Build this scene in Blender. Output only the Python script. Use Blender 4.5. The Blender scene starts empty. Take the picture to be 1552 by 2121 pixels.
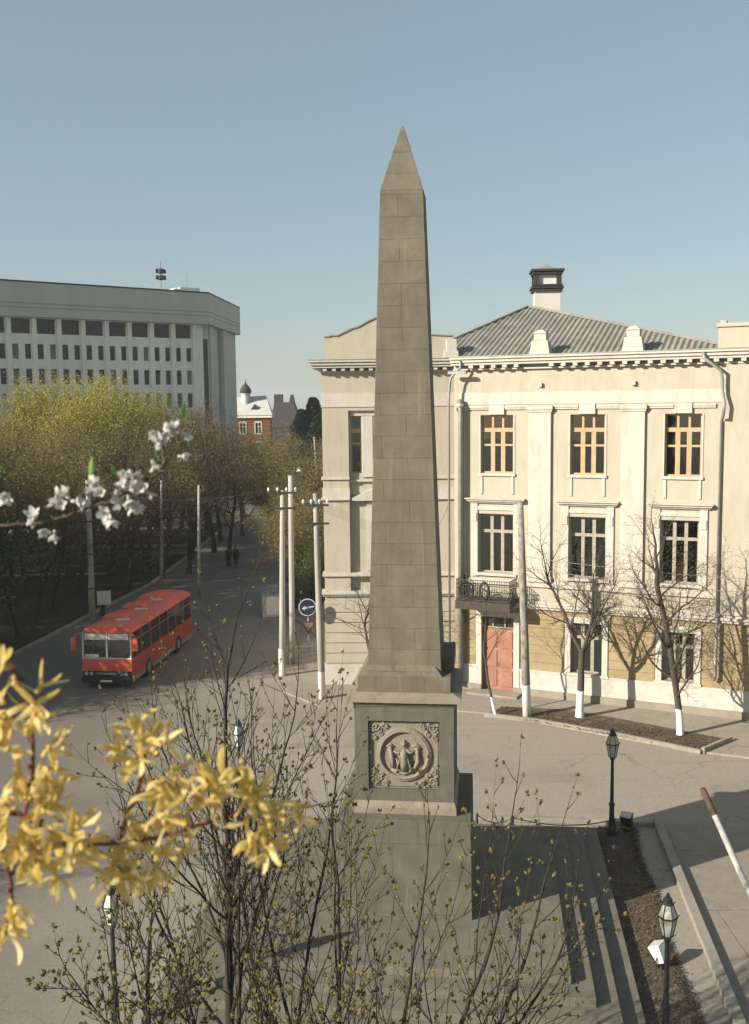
import bpy, math, random
from mathutils import Vector, Matrix, Euler, Quaternion
R = math.radians
random.seed(7)
scene = bpy.context.scene
C = scene.collection

# ------------------------------------------------------------------ camera
F, CX, CY, HC = 2060.0, 776.0, 1060.5, 13.5          # focal length in photo pixels, centre, eye height
TH, ROLL = math.atan(221.5 / F), 0.0123
r0, f0, u0 = Vector((1, 0, 0)), Vector((0, math.cos(TH), -math.sin(TH))), Vector((0, math.sin(TH), math.cos(TH)))
rr = (r0 * math.cos(ROLL) - u0 * math.sin(ROLL)); uu = (u0 * math.cos(ROLL) + r0 * math.sin(ROLL))
EYE = Vector((0, 0, HC))
def ray(x, y): return f0 + rr * ((x - CX) / F) - uu * ((y - CY) / F)
def G(x, y, z=0.0):                                     # a point of the ground (or of level z)
    d = ray(x, y); return EYE + d * ((z - HC) / d.z)
def At(x, y, Y):                                        # a point at distance Y
    d = ray(x, y); return EYE + d * (Y / d.y)
cd = bpy.data.cameras.new("camera"); cam = bpy.data.objects.new("camera", cd); C.objects.link(cam)
cam.matrix_world = Matrix((( rr.x, uu.x, -f0.x, 0), (rr.y, uu.y, -f0.y, 0), (rr.z, uu.z, -f0.z, HC), (0, 0, 0, 1)))
cd.sensor_fit = 'VERTICAL'; cd.sensor_height = 36.0; cd.lens = 36.0 * F / 2121.0
cd.clip_start = 0.05; cd.clip_end = 20000
cd.dof.use_dof = True; cd.dof.focus_distance = 34; cd.dof.aperture_fstop = 9
scene.camera = cam

# ------------------------------------------------------------------ light
SUN_EL = 24.5
SV = Vector((-0.883, -0.469, 0)).normalized()           # horizontal direction towards the sun
w = bpy.data.worlds.new("World"); scene.world = w; w.use_nodes = True
nt = w.node_tree; bg = nt.nodes['Background']
sky = nt.nodes.new('ShaderNodeTexSky'); sky.sky_type = 'NISHITA'; sky.sun_disc = False
sky.sun_elevation = R(SUN_EL); sky.sun_rotation = math.atan2(SV.x, SV.y)
sky.air_density = 1.0; sky.dust_density = 1.0; sky.ozone_density = 1.0
mxw = nt.nodes.new('ShaderNodeMix'); mxw.data_type = 'RGBA'; mxw.inputs[0].default_value = 0.55      # thin high haze veiling the blue
mxw.inputs[7].default_value = (2.20, 2.72, 2.80, 1); nt.links.new(sky.outputs[0], mxw.inputs[6])
nt.links.new(mxw.outputs[2], bg.inputs[0]); bg.inputs[1].default_value = 0.080
ld = bpy.data.lights.new("sun", 'SUN'); ld.energy = 5.0; ld.angle = R(0.5); ld.color = (1.0, 0.92, 0.79)
sun = bpy.data.objects.new("sun", ld); C.objects.link(sun)
sd = Vector((SV.x * math.cos(R(SUN_EL)), SV.y * math.cos(R(SUN_EL)), math.sin(R(SUN_EL))))
sun.rotation_euler = sd.to_track_quat('Z', 'Y').to_euler()
vs = scene.view_settings; vs.view_transform = 'Standard'; vs.look = 'None'; vs.exposure = 0.9; vs.gamma = 1.0

# ------------------------------------------------------------------ materials
def mat(name, col, rough=0.85, col2=None, scale=3.0, bump=0.0, bscale=30.0, metal=0.0, spec=0.3, detail=6, stain=None, stain_scale=0.6, stretch=(1, 1, 1)):
    fk = TONE.get(name, 1.0); col = tuple(c * fk for c in col); col2 = tuple(c * fk for c in col2) if col2 else None; stain = tuple(c * fk for c in stain) if stain else None
    m = bpy.data.materials.new(name); m.use_nodes = True; n = m.node_tree.nodes; l = m.node_tree.links
    b = n['Principled BSDF']; b.inputs['Roughness'].default_value = rough; b.inputs['Metallic'].default_value = metal
    b.inputs['Specular IOR Level'].default_value = spec
    tc = n.new('ShaderNodeTexCoord'); mp = n.new('ShaderNodeMapping'); mp.inputs['Scale'].default_value = stretch
    l.new(tc.outputs['Object'], mp.inputs[0])
    src = None
    if col2 is None: col2 = tuple(c * 0.8 for c in col)
    nz = n.new('ShaderNodeTexNoise'); nz.inputs['Scale'].default_value = scale; nz.inputs['Detail'].default_value = detail
    nz.inputs['Roughness'].default_value = 0.62
    l.new(mp.outputs[0], nz.inputs['Vector'])
    rp = n.new('ShaderNodeMapRange'); rp.inputs[1].default_value = 0.32; rp.inputs[2].default_value = 0.68
    l.new(nz.outputs[0], rp.inputs[0])
    mx = n.new('ShaderNodeMix'); mx.data_type = 'RGBA'; l.new(rp.outputs[0], mx.inputs[0])
    mx.inputs[6].default_value = (*col, 1); mx.inputs[7].default_value = (*col2, 1)
    src = mx.outputs[2]
    if stain:
        nz2 = n.new('ShaderNodeTexNoise'); nz2.inputs['Scale'].default_value = stain_scale; nz2.inputs['Detail'].default_value = 8
        nz2.inputs['Roughness'].default_value = 0.7; l.new(mp.outputs[0], nz2.inputs['Vector'])
        r2 = n.new('ShaderNodeMapRange'); r2.inputs[1].default_value = 0.52; r2.inputs[2].default_value = 0.72; l.new(nz2.outputs[0], r2.inputs[0])
        m2 = n.new('ShaderNodeMix'); m2.data_type = 'RGBA'; l.new(r2.outputs[0], m2.inputs[0]); l.new(src, m2.inputs[6]); m2.inputs[7].default_value = (*stain, 1)
        src = m2.outputs[2]
    l.new(src, b.inputs['Base Color'])
    if bump:
        nb = n.new('ShaderNodeTexNoise'); nb.inputs['Scale'].default_value = bscale; nb.inputs['Detail'].default_value = 5
        l.new(tc.outputs['Object'], nb.inputs['Vector'])
        bp = n.new('ShaderNodeBump'); bp.inputs['Strength'].default_value = bump; bp.inputs['Distance'].default_value = 0.02
        l.new(nb.outputs[0], bp.inputs['Height']); l.new(bp.outputs[0], b.inputs['Normal'])
    m['src'] = 0
    m["_"] = name
    MSRC[name] = (m, src, b, tc)
    return m
MSRC = {}
def block_mat(name, col, col2, bw, bh, joint=0.6, stain=None, jw=0.012, side=False, flat=False, bumpy=0.25):
    """stone laid in courses: joints run along x+y and z of the object (x and y when flat)"""
    m = mat(name, col, 0.88, col2, 2.2, stain=stain, stain_scale=0.9)
    _, src, b, tc = MSRC[name]; n = m.node_tree.nodes; l = m.node_tree.links
    sp = n.new('ShaderNodeSeparateXYZ'); l.new(tc.outputs['Object'], sp.inputs[0])
    cb = n.new('ShaderNodeCombineXYZ')
    if flat: l.new(sp.outputs[0], cb.inputs[0]); l.new(sp.outputs[1], cb.inputs[1])
    else:
        ad = n.new('ShaderNodeMath'); l.new(sp.outputs[0], ad.inputs[0]); l.new(sp.outputs[1], ad.inputs[1])
        l.new(ad.outputs[0], cb.inputs[0]); l.new(sp.outputs[2], cb.inputs[1])
    br = n.new('ShaderNodeTexBrick'); br.inputs['Scale'].default_value = 1.0; br.inputs['Brick Width'].default_value = bw
    br.inputs['Row Height'].default_value = bh; br.inputs['Mortar Size'].default_value = jw; br.inputs['Mortar Smooth'].default_value = 0.5
    br.inputs['Color1'].default_value = (1, 1, 1, 1); br.inputs['Color2'].default_value = (0.84, 0.84, 0.84, 1); br.inputs['Mortar'].default_value = (joint, joint, joint, 1)
    l.new(cb.outputs[0], br.inputs['Vector'])
    nz = n.new('ShaderNodeTexNoise'); nz.inputs['Scale'].default_value = 2.3; l.new(tc.outputs['Object'], nz.inputs['Vector'])
    rg = n.new('ShaderNodeMapRange'); rg.inputs[1].default_value = 0.38; rg.inputs[2].default_value = 0.6; rg.inputs[3].default_value = 0.25; l.new(nz.outputs[0], rg.inputs[0])
    mx = n.new('ShaderNodeMix'); mx.data_type = 'RGBA'; mx.blend_type = 'MULTIPLY'; l.new(rg.outputs[0], mx.inputs[0])
    l.new(src, mx.inputs[6]); l.new(br.outputs[0], mx.inputs[7]); l.new(mx.outputs[2], b.inputs['Base Color'])
    n2 = n.new('ShaderNodeTexNoise'); n2.inputs['Scale'].default_value = 40; n2.inputs['Detail'].default_value = 6; l.new(tc.outputs['Object'], n2.inputs['Vector'])
    b1 = n.new('ShaderNodeBump'); b1.inputs['Strength'].default_value = bumpy; b1.inputs['Distance'].default_value = 0.02; l.new(n2.outputs[0], b1.inputs['Height'])
    b2 = n.new('ShaderNodeBump'); b2.invert = True; b2.inputs['Strength'].default_value = 0.5; b2.inputs['Distance'].default_value = 0.01
    l.new(br.outputs['Fac'], b2.inputs['Height']); l.new(b1.outputs[0], b2.inputs['Normal']); l.new(b2.outputs[0], b.inputs['Normal'])
    return m
def paint_below(name, z, white=(0.74, 0.73, 0.68)):
    """whitewash on the lowest part of a trunk or pole, with a ragged brush edge"""
    m, src, b, tc = MSRC[name]; n = m.node_tree.nodes; l = m.node_tree.links
    sp = n.new('ShaderNodeSeparateXYZ'); l.new(tc.outputs['Object'], sp.inputs[0])
    nz = n.new('ShaderNodeTexNoise'); nz.inputs['Scale'].default_value = 9; l.new(tc.outputs['Object'], nz.inputs['Vector'])
    ma = n.new('ShaderNodeMath'); ma.operation = 'MULTIPLY_ADD'; l.new(nz.outputs[0], ma.inputs[0]); ma.inputs[1].default_value = 0.12; l.new(sp.outputs[2], ma.inputs[2])
    lt = n.new('ShaderNodeMath'); lt.operation = 'LESS_THAN'; l.new(ma.outputs[0], lt.inputs[0]); lt.inputs[1].default_value = z + 0.06
    mx = n.new('ShaderNodeMix'); mx.data_type = 'RGBA'; l.new(lt.outputs[0], mx.inputs[0]); l.new(src, mx.inputs[6]); mx.inputs[7].default_value = (*white, 1)
    l.new(mx.outputs[2], b.inputs['Base Color'])
    return m
def leafmat(name, c1, c2, trans=0.35, rough=0.6):
    m = bpy.data.materials.new(name); m.use_nodes = True; n = m.node_tree.nodes; l = m.node_tree.links
    b = n['Principled BSDF']; b.inputs['Roughness'].default_value = rough; b.inputs['Specular IOR Level'].default_value = 0.25
    ge = n.new('ShaderNodeNewGeometry'); mx = n.new('ShaderNodeMix'); mx.data_type = 'RGBA'
    l.new(ge.outputs['Random Per Island'], mx.inputs[0]); mx.inputs[6].default_value = (*c1, 1); mx.inputs[7].default_value = (*c2, 1)
    l.new(mx.outputs[2], b.inputs['Base Color'])
    tr = n.new('ShaderNodeBsdfTranslucent'); l.new(mx.outputs[2], tr.inputs[0])
    ms = n.new('ShaderNodeMixShader'); ms.inputs[0].default_value = trans
    l.new(b.outputs[0], ms.inputs[1]); l.new(tr.outputs[0], ms.inputs[2]); l.new(ms.outputs[0], n['Material Output'].inputs[0])
    return m
def glassmat(name, tint=(0.5, 0.55, 0.52)):
    m = bpy.data.materials.new(name); m.use_nodes = True; n = m.node_tree.nodes; l = m.node_tree.links
    n.remove(n['Principled BSDF'])
    t = n.new('ShaderNodeBsdfTransparent'); t.inputs[0].default_value = (*tint, 1)
    g = n.new('ShaderNodeBsdfGlossy'); g.inputs['Roughness'].default_value = 0.03
    nz = n.new('ShaderNodeTexNoise'); nz.inputs['Scale'].default_value = 1.2; tc = n.new('ShaderNodeTexCoord'); l.new(tc.outputs['Object'], nz.inputs['Vector'])
    bp = n.new('ShaderNodeBump'); bp.inputs['Strength'].default_value = 0.12; bp.inputs['Distance'].default_value = 0.05
    l.new(nz.outputs[0], bp.inputs['Height']); l.new(bp.outputs[0], g.inputs['Normal'])
    fr = n.new('ShaderNodeFresnel'); fr.inputs[0].default_value = 1.45
    ad = n.new('ShaderNodeMath'); ad.inputs[1].default_value = 0.09; l.new(fr.outputs[0], ad.inputs[0])
    ms = n.new('ShaderNodeMixShader'); l.new(ad.outputs[0], ms.inputs[0]); l.new(t.outputs[0], ms.inputs[1]); l.new(g.outputs[0], ms.inputs[2])
    l.new(ms.outputs[0], n['Material Output'].inputs[0])
    return m

M = {}
TONE = dict(cream_plaster=.60, ochre_plaster=.62, white_plaster=.61, whitewashed_plinth=.62, dusty_socle=.75, grey_roof_sheet=.82, galvanised_tin=.7, pale_concrete_pole=.66,
            half_painted_pole=.8, white_enamel=.8, milk_glass=.8, yellowed_milk_glass=.8, obelisk_stone=.64, plinth_stone=.58, step_stone=.60, relief_stone=.66, moulding_stone=.60,
            kerbstone=.72, concrete_paving=.88, grey_concrete_cladding=1.6, pale_concrete_cladding=2.0, pale_curtain=1.0, faded_pink_door=.7, orange_painted_wood=.62, white_painted_wood=.52)
M['asphalt'] = mat('worn_asphalt', (0.225, 0.200, 0.165), 0.9, (0.305, 0.272, 0.225), 9.0, bump=0.35, bscale=60, stain=(0.19, 0.168, 0.138), stain_scale=0.16, detail=10)
M['road'] = mat('road_asphalt', (0.195, 0.177, 0.148), 0.88, (0.25, 0.228, 0.19), 6.0, bump=0.35, bscale=60, stain=(0.165, 0.148, 0.122), stain_scale=0.3, detail=10, stretch=(1.4, 0.25, 1))
M['paving'] = block_mat('concrete_paving', (0.30, 0.262, 0.21), (0.25, 0.218, 0.172), 6.0, 3.6, 0.45, jw=0.02, flat=True)
M['kerbstone'] = block_mat('kerbstone', (0.40, 0.37, 0.30), (0.31, 0.285, 0.235), 1.0, 9.0, 0.5)
M['soil'] = mat('dry_soil', (0.105, 0.082, 0.055), 0.95, (0.06, 0.048, 0.034), 5, bump=0.8, bscale=25, stain=(0.19, 0.145, 0.09), stain_scale=2.0)
M['lawn'] = mat('park_soil_and_grass', (0.034, 0.030, 0.019), 0.95, (0.022, 0.025, 0.012), 0.6, bump=0.8, bscale=12, stain=(0.075, 0.063, 0.040), stain_scale=0.35)
M['lawn_green'] = mat('fresh_grass', (0.07, 0.10, 0.03), 0.95, (0.045, 0.065, 0.02), 0.8, bump=0.8, bscale=12)
M['path'] = mat('gravel_path', (0.30, 0.27, 0.21), 0.95, (0.16, 0.14, 0.10), 2, bump=0.4)
M['granite'] = block_mat('obelisk_stone', (0.235, 0.208, 0.152), (0.185, 0.164, 0.120), 1.25, 0.53, 0.62, stain=(0.275, 0.25, 0.19), jw=0.012)
M['granite_big'] = block_mat('plinth_stone', (0.205, 0.190, 0.145), (0.165, 0.153, 0.117), 1.3, 0.9, 0.6, stain=(0.24, 0.225, 0.18), jw=0.010)
M['granite_step'] = block_mat('step_stone', (0.25, 0.232, 0.18), (0.20, 0.185, 0.143), 1.1, 0.75, 0.6, stain=(0.29, 0.265, 0.21), jw=0.012, flat=True)
M['relief'] = mat('relief_stone', (0.34, 0.30, 0.235), 0.9, (0.26, 0.228, 0.175), 4, bump=0.9, bscale=22, stain=(0.22, 0.20, 0.15), stain_scale=3)
M['mould'] = mat('moulding_stone', (0.40, 0.345, 0.27), 0.9, (0.30, 0.265, 0.20), 2.5, bump=0.3, stain=(0.24, 0.215, 0.165), stain_scale=2.5)
M['cream'] = mat('cream_plaster', (0.66, 0.61, 0.485), 0.92, (0.60, 0.535, 0.41), 1.1, bump=0.2, bscale=20, stain=(0.58, 0.52, 0.40), stain_scale=0.9, stretch=(1.5, 1, .45))
M['ochre'] = mat('ochre_plaster', (0.50, 0.395, 0.235), 0.92, (0.40, 0.30, 0.165), 0.9, bump=0.25, bscale=20, stain=(0.58, 0.46, 0.27), stain_scale=0.5)
M['white'] = mat('white_plaster', (0.76, 0.725, 0.64), 0.9, (0.69, 0.645, 0.55), 1.3, bump=0.15, bscale=20, stain=(0.62, 0.57, 0.47), stain_scale=1.3, stretch=(1.5, 1, .5))
M['plinth'] = mat('whitewashed_plinth', (0.74, 0.72, 0.66), 0.9, (0.66, 0.63, 0.56), 1.6, bump=0.2, stain=(0.50, 0.46, 0.38), stain_scale=1.2)
M['socle'] = mat('dusty_socle', (0.36, 0.32, 0.245), 0.95, (0.28, 0.245, 0.185), 1.5, bump=0.3)
M['orange_wood'] = mat('orange_painted_wood', (0.70, 0.50, 0.29), 0.55, (0.58, 0.39, 0.21), 3)
M['white_wood'] = mat('white_painted_wood', (0.62, 0.57, 0.45), 0.6, (0.48, 0.43, 0.33), 4)
M['glass'] = glassmat('window_glass')
M['clear_glass'] = glassmat('bus_glass', (0.85, 0.87, 0.85))
M['room'] = mat('dark_room', (0.035, 0.032, 0.026), 0.9)
M['curtain'] = mat('pale_curtain', (0.55, 0.56, 0.50), 0.9, (0.40, 0.42, 0.38), 8, stretch=(6, 1, 0.3))
M['green_curtain'] = mat('green_grey_curtain', (0.22, 0.28, 0.23), 0.9, (0.16, 0.20, 0.17), 8, stretch=(6, 1, 0.3))
M['roof_sheet'] = mat('grey_roof_sheet', (0.30, 0.285, 0.245), 0.8, (0.20, 0.19, 0.165), 1.2, bump=0.1, stain=(0.16, 0.15, 0.13), stain_scale=0.9)
M['tin'] = mat('galvanised_tin', (0.42, 0.42, 0.40), 0.5, (0.30, 0.30, 0.285), 3, metal=0.35, spec=0.5)
M['door'] = mat('faded_pink_door', (0.42, 0.20, 0.14), 0.8, (0.36, 0.17, 0.12), 3, stain=(0.55, 0.30, 0.22), stain_scale=1.8)
M['iron'] = mat('dark_iron', (0.022, 0.022, 0.02), 0.55, (0.035, 0.032, 0.028), 6, spec=0.4)
M['rust'] = mat('rusty_brown', (0.11, 0.068, 0.042), 0.8, (0.06, 0.037, 0.023), 10)
M['dark_slab'] = mat('dark_balcony_slab', (0.07, 0.058, 0.042), 0.8, (0.04, 0.034, 0.027), 6)
M['lampglass'] = mat('milk_glass', (0.62, 0.61, 0.55), 0.35, (0.55, 0.53, 0.46), 3, spec=0.5)
M['lampyellow'] = mat('yellowed_milk_glass', (0.62, 0.52, 0.25), 0.35, (0.60, 0.50, 0.28), 3, spec=0.5)
M['concrete'] = mat('grey_concrete_cladding', (0.33, 0.32, 0.275), 0.9, (0.285, 0.28, 0.24), 0.25, bump=0.1, stain=(0.26, 0.255, 0.22), stain_scale=0.15, stretch=(1, 1, 0.3))
M['conc_light'] = mat('pale_concrete_cladding', (0.44, 0.425, 0.37), 0.9, (0.38, 0.365, 0.315), 0.3, stain=(0.34, 0.33, 0.285), stain_scale=0.2, stretch=(1, 1, 0.3))
M['darkgroove'] = mat('dark_groove', (0.07, 0.07, 0.062), 0.9)
M['farglass'] = mat('dark_office_glass', (0.02, 0.021, 0.02), 0.25, (0.045, 0.042, 0.036), 0.5, spec=0.35)
M['blind'] = mat('window_blind', (0.26, 0.22, 0.16), 0.7, (0.20, 0.175, 0.13), 1)
M['brick'] = mat('red_brick', (0.20, 0.068, 0.036), 0.9, (0.15, 0.052, 0.03), 1.5)
M['pale_roof'] = mat('pale_tin_roof', (0.50, 0.50, 0.47), 0.6, (0.40, 0.40, 0.375), 0.8)
M['slate'] = mat('dark_slate', (0.045, 0.042, 0.045), 0.8, (0.038, 0.037, 0.04), 0.8)
M['blue_roof'] = mat('blue_grey_roof', (0.15, 0.20, 0.23), 0.7, (0.11, 0.15, 0.17), 0.8)
M['pole'] = mat('pale_concrete_pole', (0.56, 0.55, 0.50), 0.85, (0.46, 0.45, 0.40), 5, bump=0.15, stretch=(1, 1, 0.15))
mat('half_painted_pole', (0.42, 0.40, 0.34), 0.85, (0.30, 0.285, 0.24), 4, bump=0.2, stretch=(1, 1, 0.2)); M['pole_white'] = paint_below('half_painted_pole', 1.35)
mat('spotted_pole', (0.30, 0.285, 0.24), 0.85, (0.12, 0.11, 0.09), 7, bump=0.3, stretch=(1, 1, 0.5)); M['pole_spotted'] = paint_below('spotted_pole', 1.5)
mat('bark_whitewashed', (0.085, 0.068, 0.048), 0.92, (0.045, 0.037, 0.028), 14, bump=0.8, bscale=20); M['bark_white'] = paint_below('bark_whitewashed', 1.15)
M['bark'] = mat('dark_bark', (0.05, 0.040, 0.029), 0.92, (0.028, 0.023, 0.018), 14, bump=0.8, bscale=20)
M['bark_brown'] = mat('brown_bark', (0.105, 0.080, 0.055), 0.92, (0.06, 0.046, 0.034), 9, bump=0.8, bscale=20)
M['bark_red'] = mat('reddish_stem', (0.16, 0.06, 0.035), 0.7, (0.08, 0.035, 0.022), 60)
M['twig'] = mat('budding_twig_bark', (0.042, 0.034, 0.023), 0.85, (0.014, 0.012, 0.009), 7, bump=0.4, bscale=60)
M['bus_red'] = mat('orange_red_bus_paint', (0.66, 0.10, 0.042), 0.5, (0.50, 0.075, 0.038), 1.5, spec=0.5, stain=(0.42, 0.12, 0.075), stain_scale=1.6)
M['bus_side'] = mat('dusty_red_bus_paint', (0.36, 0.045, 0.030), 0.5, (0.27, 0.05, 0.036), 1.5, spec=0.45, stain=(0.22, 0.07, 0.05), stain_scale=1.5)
M['bus_cream'] = mat('cream_bus_paint', (0.60, 0.56, 0.44), 0.5, (0.5, 0.46, 0.36), 2)
M['bus_skirt'] = mat('grey_bus_skirt', (0.24, 0.22, 0.18), 0.6, (0.17, 0.155, 0.13), 2)
M['black'] = mat('black_rubber', (0.018, 0.018, 0.017), 0.7)
M['chrome'] = mat('bright_metal', (0.6, 0.6, 0.58), 0.3, (0.5, 0.5, 0.48), 4, metal=0.8)
M['enamel'] = mat('white_enamel', (0.70, 0.70, 0.66), 0.5, (0.6, 0.6, 0.56), 3)
M['sign_blue'] = mat('blue_sign_paint', (0.016, 0.025, 0.055), 0.5, (0.022, 0.032, 0.065), 5)
M['sign_red'] = mat('dark_red_sign_edge', (0.13, 0.035, 0.03), 0.6)
M['sign_pale'] = mat('pale_sign_face', (0.20, 0.19, 0.13), 0.6)
M['skin'] = mat('skin', (0.42, 0.26, 0.19), 0.6); M['cloth'] = mat('dark_clothes', (0.03, 0.03, 0.038), 0.9)
M['cloth2'] = mat('brown_coat', (0.05, 0.038, 0.032), 0.9); M['hair'] = mat('dark_hair', (0.02, 0.015, 0.012), 0.8)
L_YG = leafmat('yellow_green_new_leaves', (0.42, 0.375, 0.065), (0.25, 0.235, 0.05))
L_OL = leafmat('olive_new_leaves', (0.27, 0.225, 0.07), (0.15, 0.125, 0.045))
L_BR = leafmat('brownish_opening_buds', (0.23, 0.175, 0.09), (0.12, 0.09, 0.055))
L_GR = leafmat('green_leaves', (0.10, 0.13, 0.035), (0.055, 0.08, 0.025))
L_DG = leafmat('dark_conifer_green', (0.035, 0.06, 0.025), (0.02, 0.036, 0.018))
L_BUD = leafmat('bud_scales', (0.20, 0.16, 0.045), (0.022, 0.02, 0.012), 0.1)
L_PET = leafmat('yellow_petals', (0.84, 0.72, 0.36), (0.62, 0.45, 0.12), 0.5)
L_WH = leafmat('white_petals', (0.60, 0.59, 0.55), (0.55, 0.54, 0.50), 0.35)
L_LG = leafmat('spring_green_leaf', (0.17, 0.30, 0.07), (0.10, 0.21, 0.05), 0.35)
L_DRY = leafmat('fallen_dry_leaves', (0.17, 0.13, 0.085), (0.05, 0.04, 0.027), 0.1)

def overlay(name, kind):
    m, src, bs, tc = MSRC[name]; n = m.node_tree.nodes; l = m.node_tree.links
    cur = bs.inputs['Base Color'].links[0].from_socket; mp = n.new('ShaderNodeMapping'); l.new(tc.outputs['Object'], mp.inputs[0])
    def mixin(fac_socket, colour, mode='MIX'):
        nonlocal cur
        x = n.new('ShaderNodeMix'); x.data_type = 'RGBA'; x.blend_type = mode; l.new(fac_socket, x.inputs[0]); l.new(cur, x.inputs[6]); x.inputs[7].default_value = (*colour, 1); cur = x.outputs[2]
    def noise(scale, detail, lo, hi, top, vec=None):
        q = n.new('ShaderNodeTexNoise'); q.inputs['Scale'].default_value = scale; q.inputs['Detail'].default_value = detail; l.new(vec or mp.outputs[0], q.inputs['Vector'])
        r = n.new('ShaderNodeMapRange'); r.inputs[1].default_value = lo; r.inputs[2].default_value = hi; r.inputs[4].default_value = top; l.new(q.outputs[0], r.inputs[0]); return r.outputs[0]
    if kind == 'streak':
        mp.inputs['Scale'].default_value = (9, 9, .55); mixin(noise(1.0, 3, .62, .70, .30), (.22, .20, .16)); mixin(noise(.55, 6, .52, .66, .30), (.065, .058, .042))
    if kind == 'soot':
        mp.inputs['Scale'].default_value = (5, 5, .6); mixin(noise(1.0, 5, .57, .78, .32), (.20, .175, .13))
    if kind == 'road':
        v = n.new('ShaderNodeTexVoronoi'); v.feature = 'DISTANCE_TO_EDGE'; v.inputs['Scale'].default_value = .22
        wn = n.new('ShaderNodeTexNoise'); wn.inputs['Scale'].default_value = 1.2; wn.inputs['Detail'].default_value = 6; l.new(tc.outputs['Object'], wn.inputs['Vector'])
        va = n.new('ShaderNodeVectorMath'); va.operation = 'MULTIPLY_ADD'; l.new(wn.outputs['Color'], va.inputs[0]); va.inputs[1].default_value = (1.6, 1.6, 0); l.new(tc.outputs['Object'], va.inputs[2]); l.new(va.outputs[0], v.inputs['Vector'])
        r = n.new('ShaderNodeMapRange'); r.inputs[1].default_value = .0; r.inputs[2].default_value = .012; r.inputs[3].default_value = .5; r.inputs[4].default_value = 0; l.new(v.outputs['Distance'], r.inputs[0])
        g = noise(.12, 2, .50, .56, 1.0); mm = n.new('ShaderNodeMath'); mm.operation = 'MULTIPLY'; l.new(r.outputs[0], mm.inputs[0]); l.new(g, mm.inputs[1]); mixin(mm.outputs[0], (.07, .06, .05))
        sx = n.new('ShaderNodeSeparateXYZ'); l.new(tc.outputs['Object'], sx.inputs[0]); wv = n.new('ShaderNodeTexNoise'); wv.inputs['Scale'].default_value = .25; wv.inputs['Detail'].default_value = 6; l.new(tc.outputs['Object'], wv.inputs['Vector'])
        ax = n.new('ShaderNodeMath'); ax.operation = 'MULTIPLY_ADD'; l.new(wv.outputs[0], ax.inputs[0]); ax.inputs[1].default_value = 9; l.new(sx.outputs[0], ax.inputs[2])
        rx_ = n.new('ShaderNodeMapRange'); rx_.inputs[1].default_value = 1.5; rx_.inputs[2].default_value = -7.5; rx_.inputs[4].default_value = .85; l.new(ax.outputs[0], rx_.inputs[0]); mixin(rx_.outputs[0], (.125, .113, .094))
        mixin(noise(.9, 3, .63, .70, .35), (.12, .105, .085)); mixin(noise(35, 2, .55, .70, .45), (.12, .105, .09)); mixin(noise(28, 2, .60, .72, .5), (.40, .37, .31))
        m2 = n.new('ShaderNodeMapping'); m2.inputs['Rotation'].default_value = (0, 0, R(-28)); m2.inputs['Scale'].default_value = (.10, 3.2, 1); l.new(tc.outputs['Object'], m2.inputs[0]); mixin(noise(1.0, 2, .60, .72, .28, m2.outputs[0]), (.12, .105, .09))
    l.new(cur, bs.inputs['Base Color'])
overlay('obelisk_stone', 'streak'); overlay('plinth_stone', 'streak'); overlay('cream_plaster', 'soot'); overlay('white_plaster', 'soot'); overlay('ochre_plaster', 'soot')
overlay('worn_asphalt', 'road'); overlay('road_asphalt', 'road'); overlay('pale_concrete_cladding', 'soot')

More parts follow.
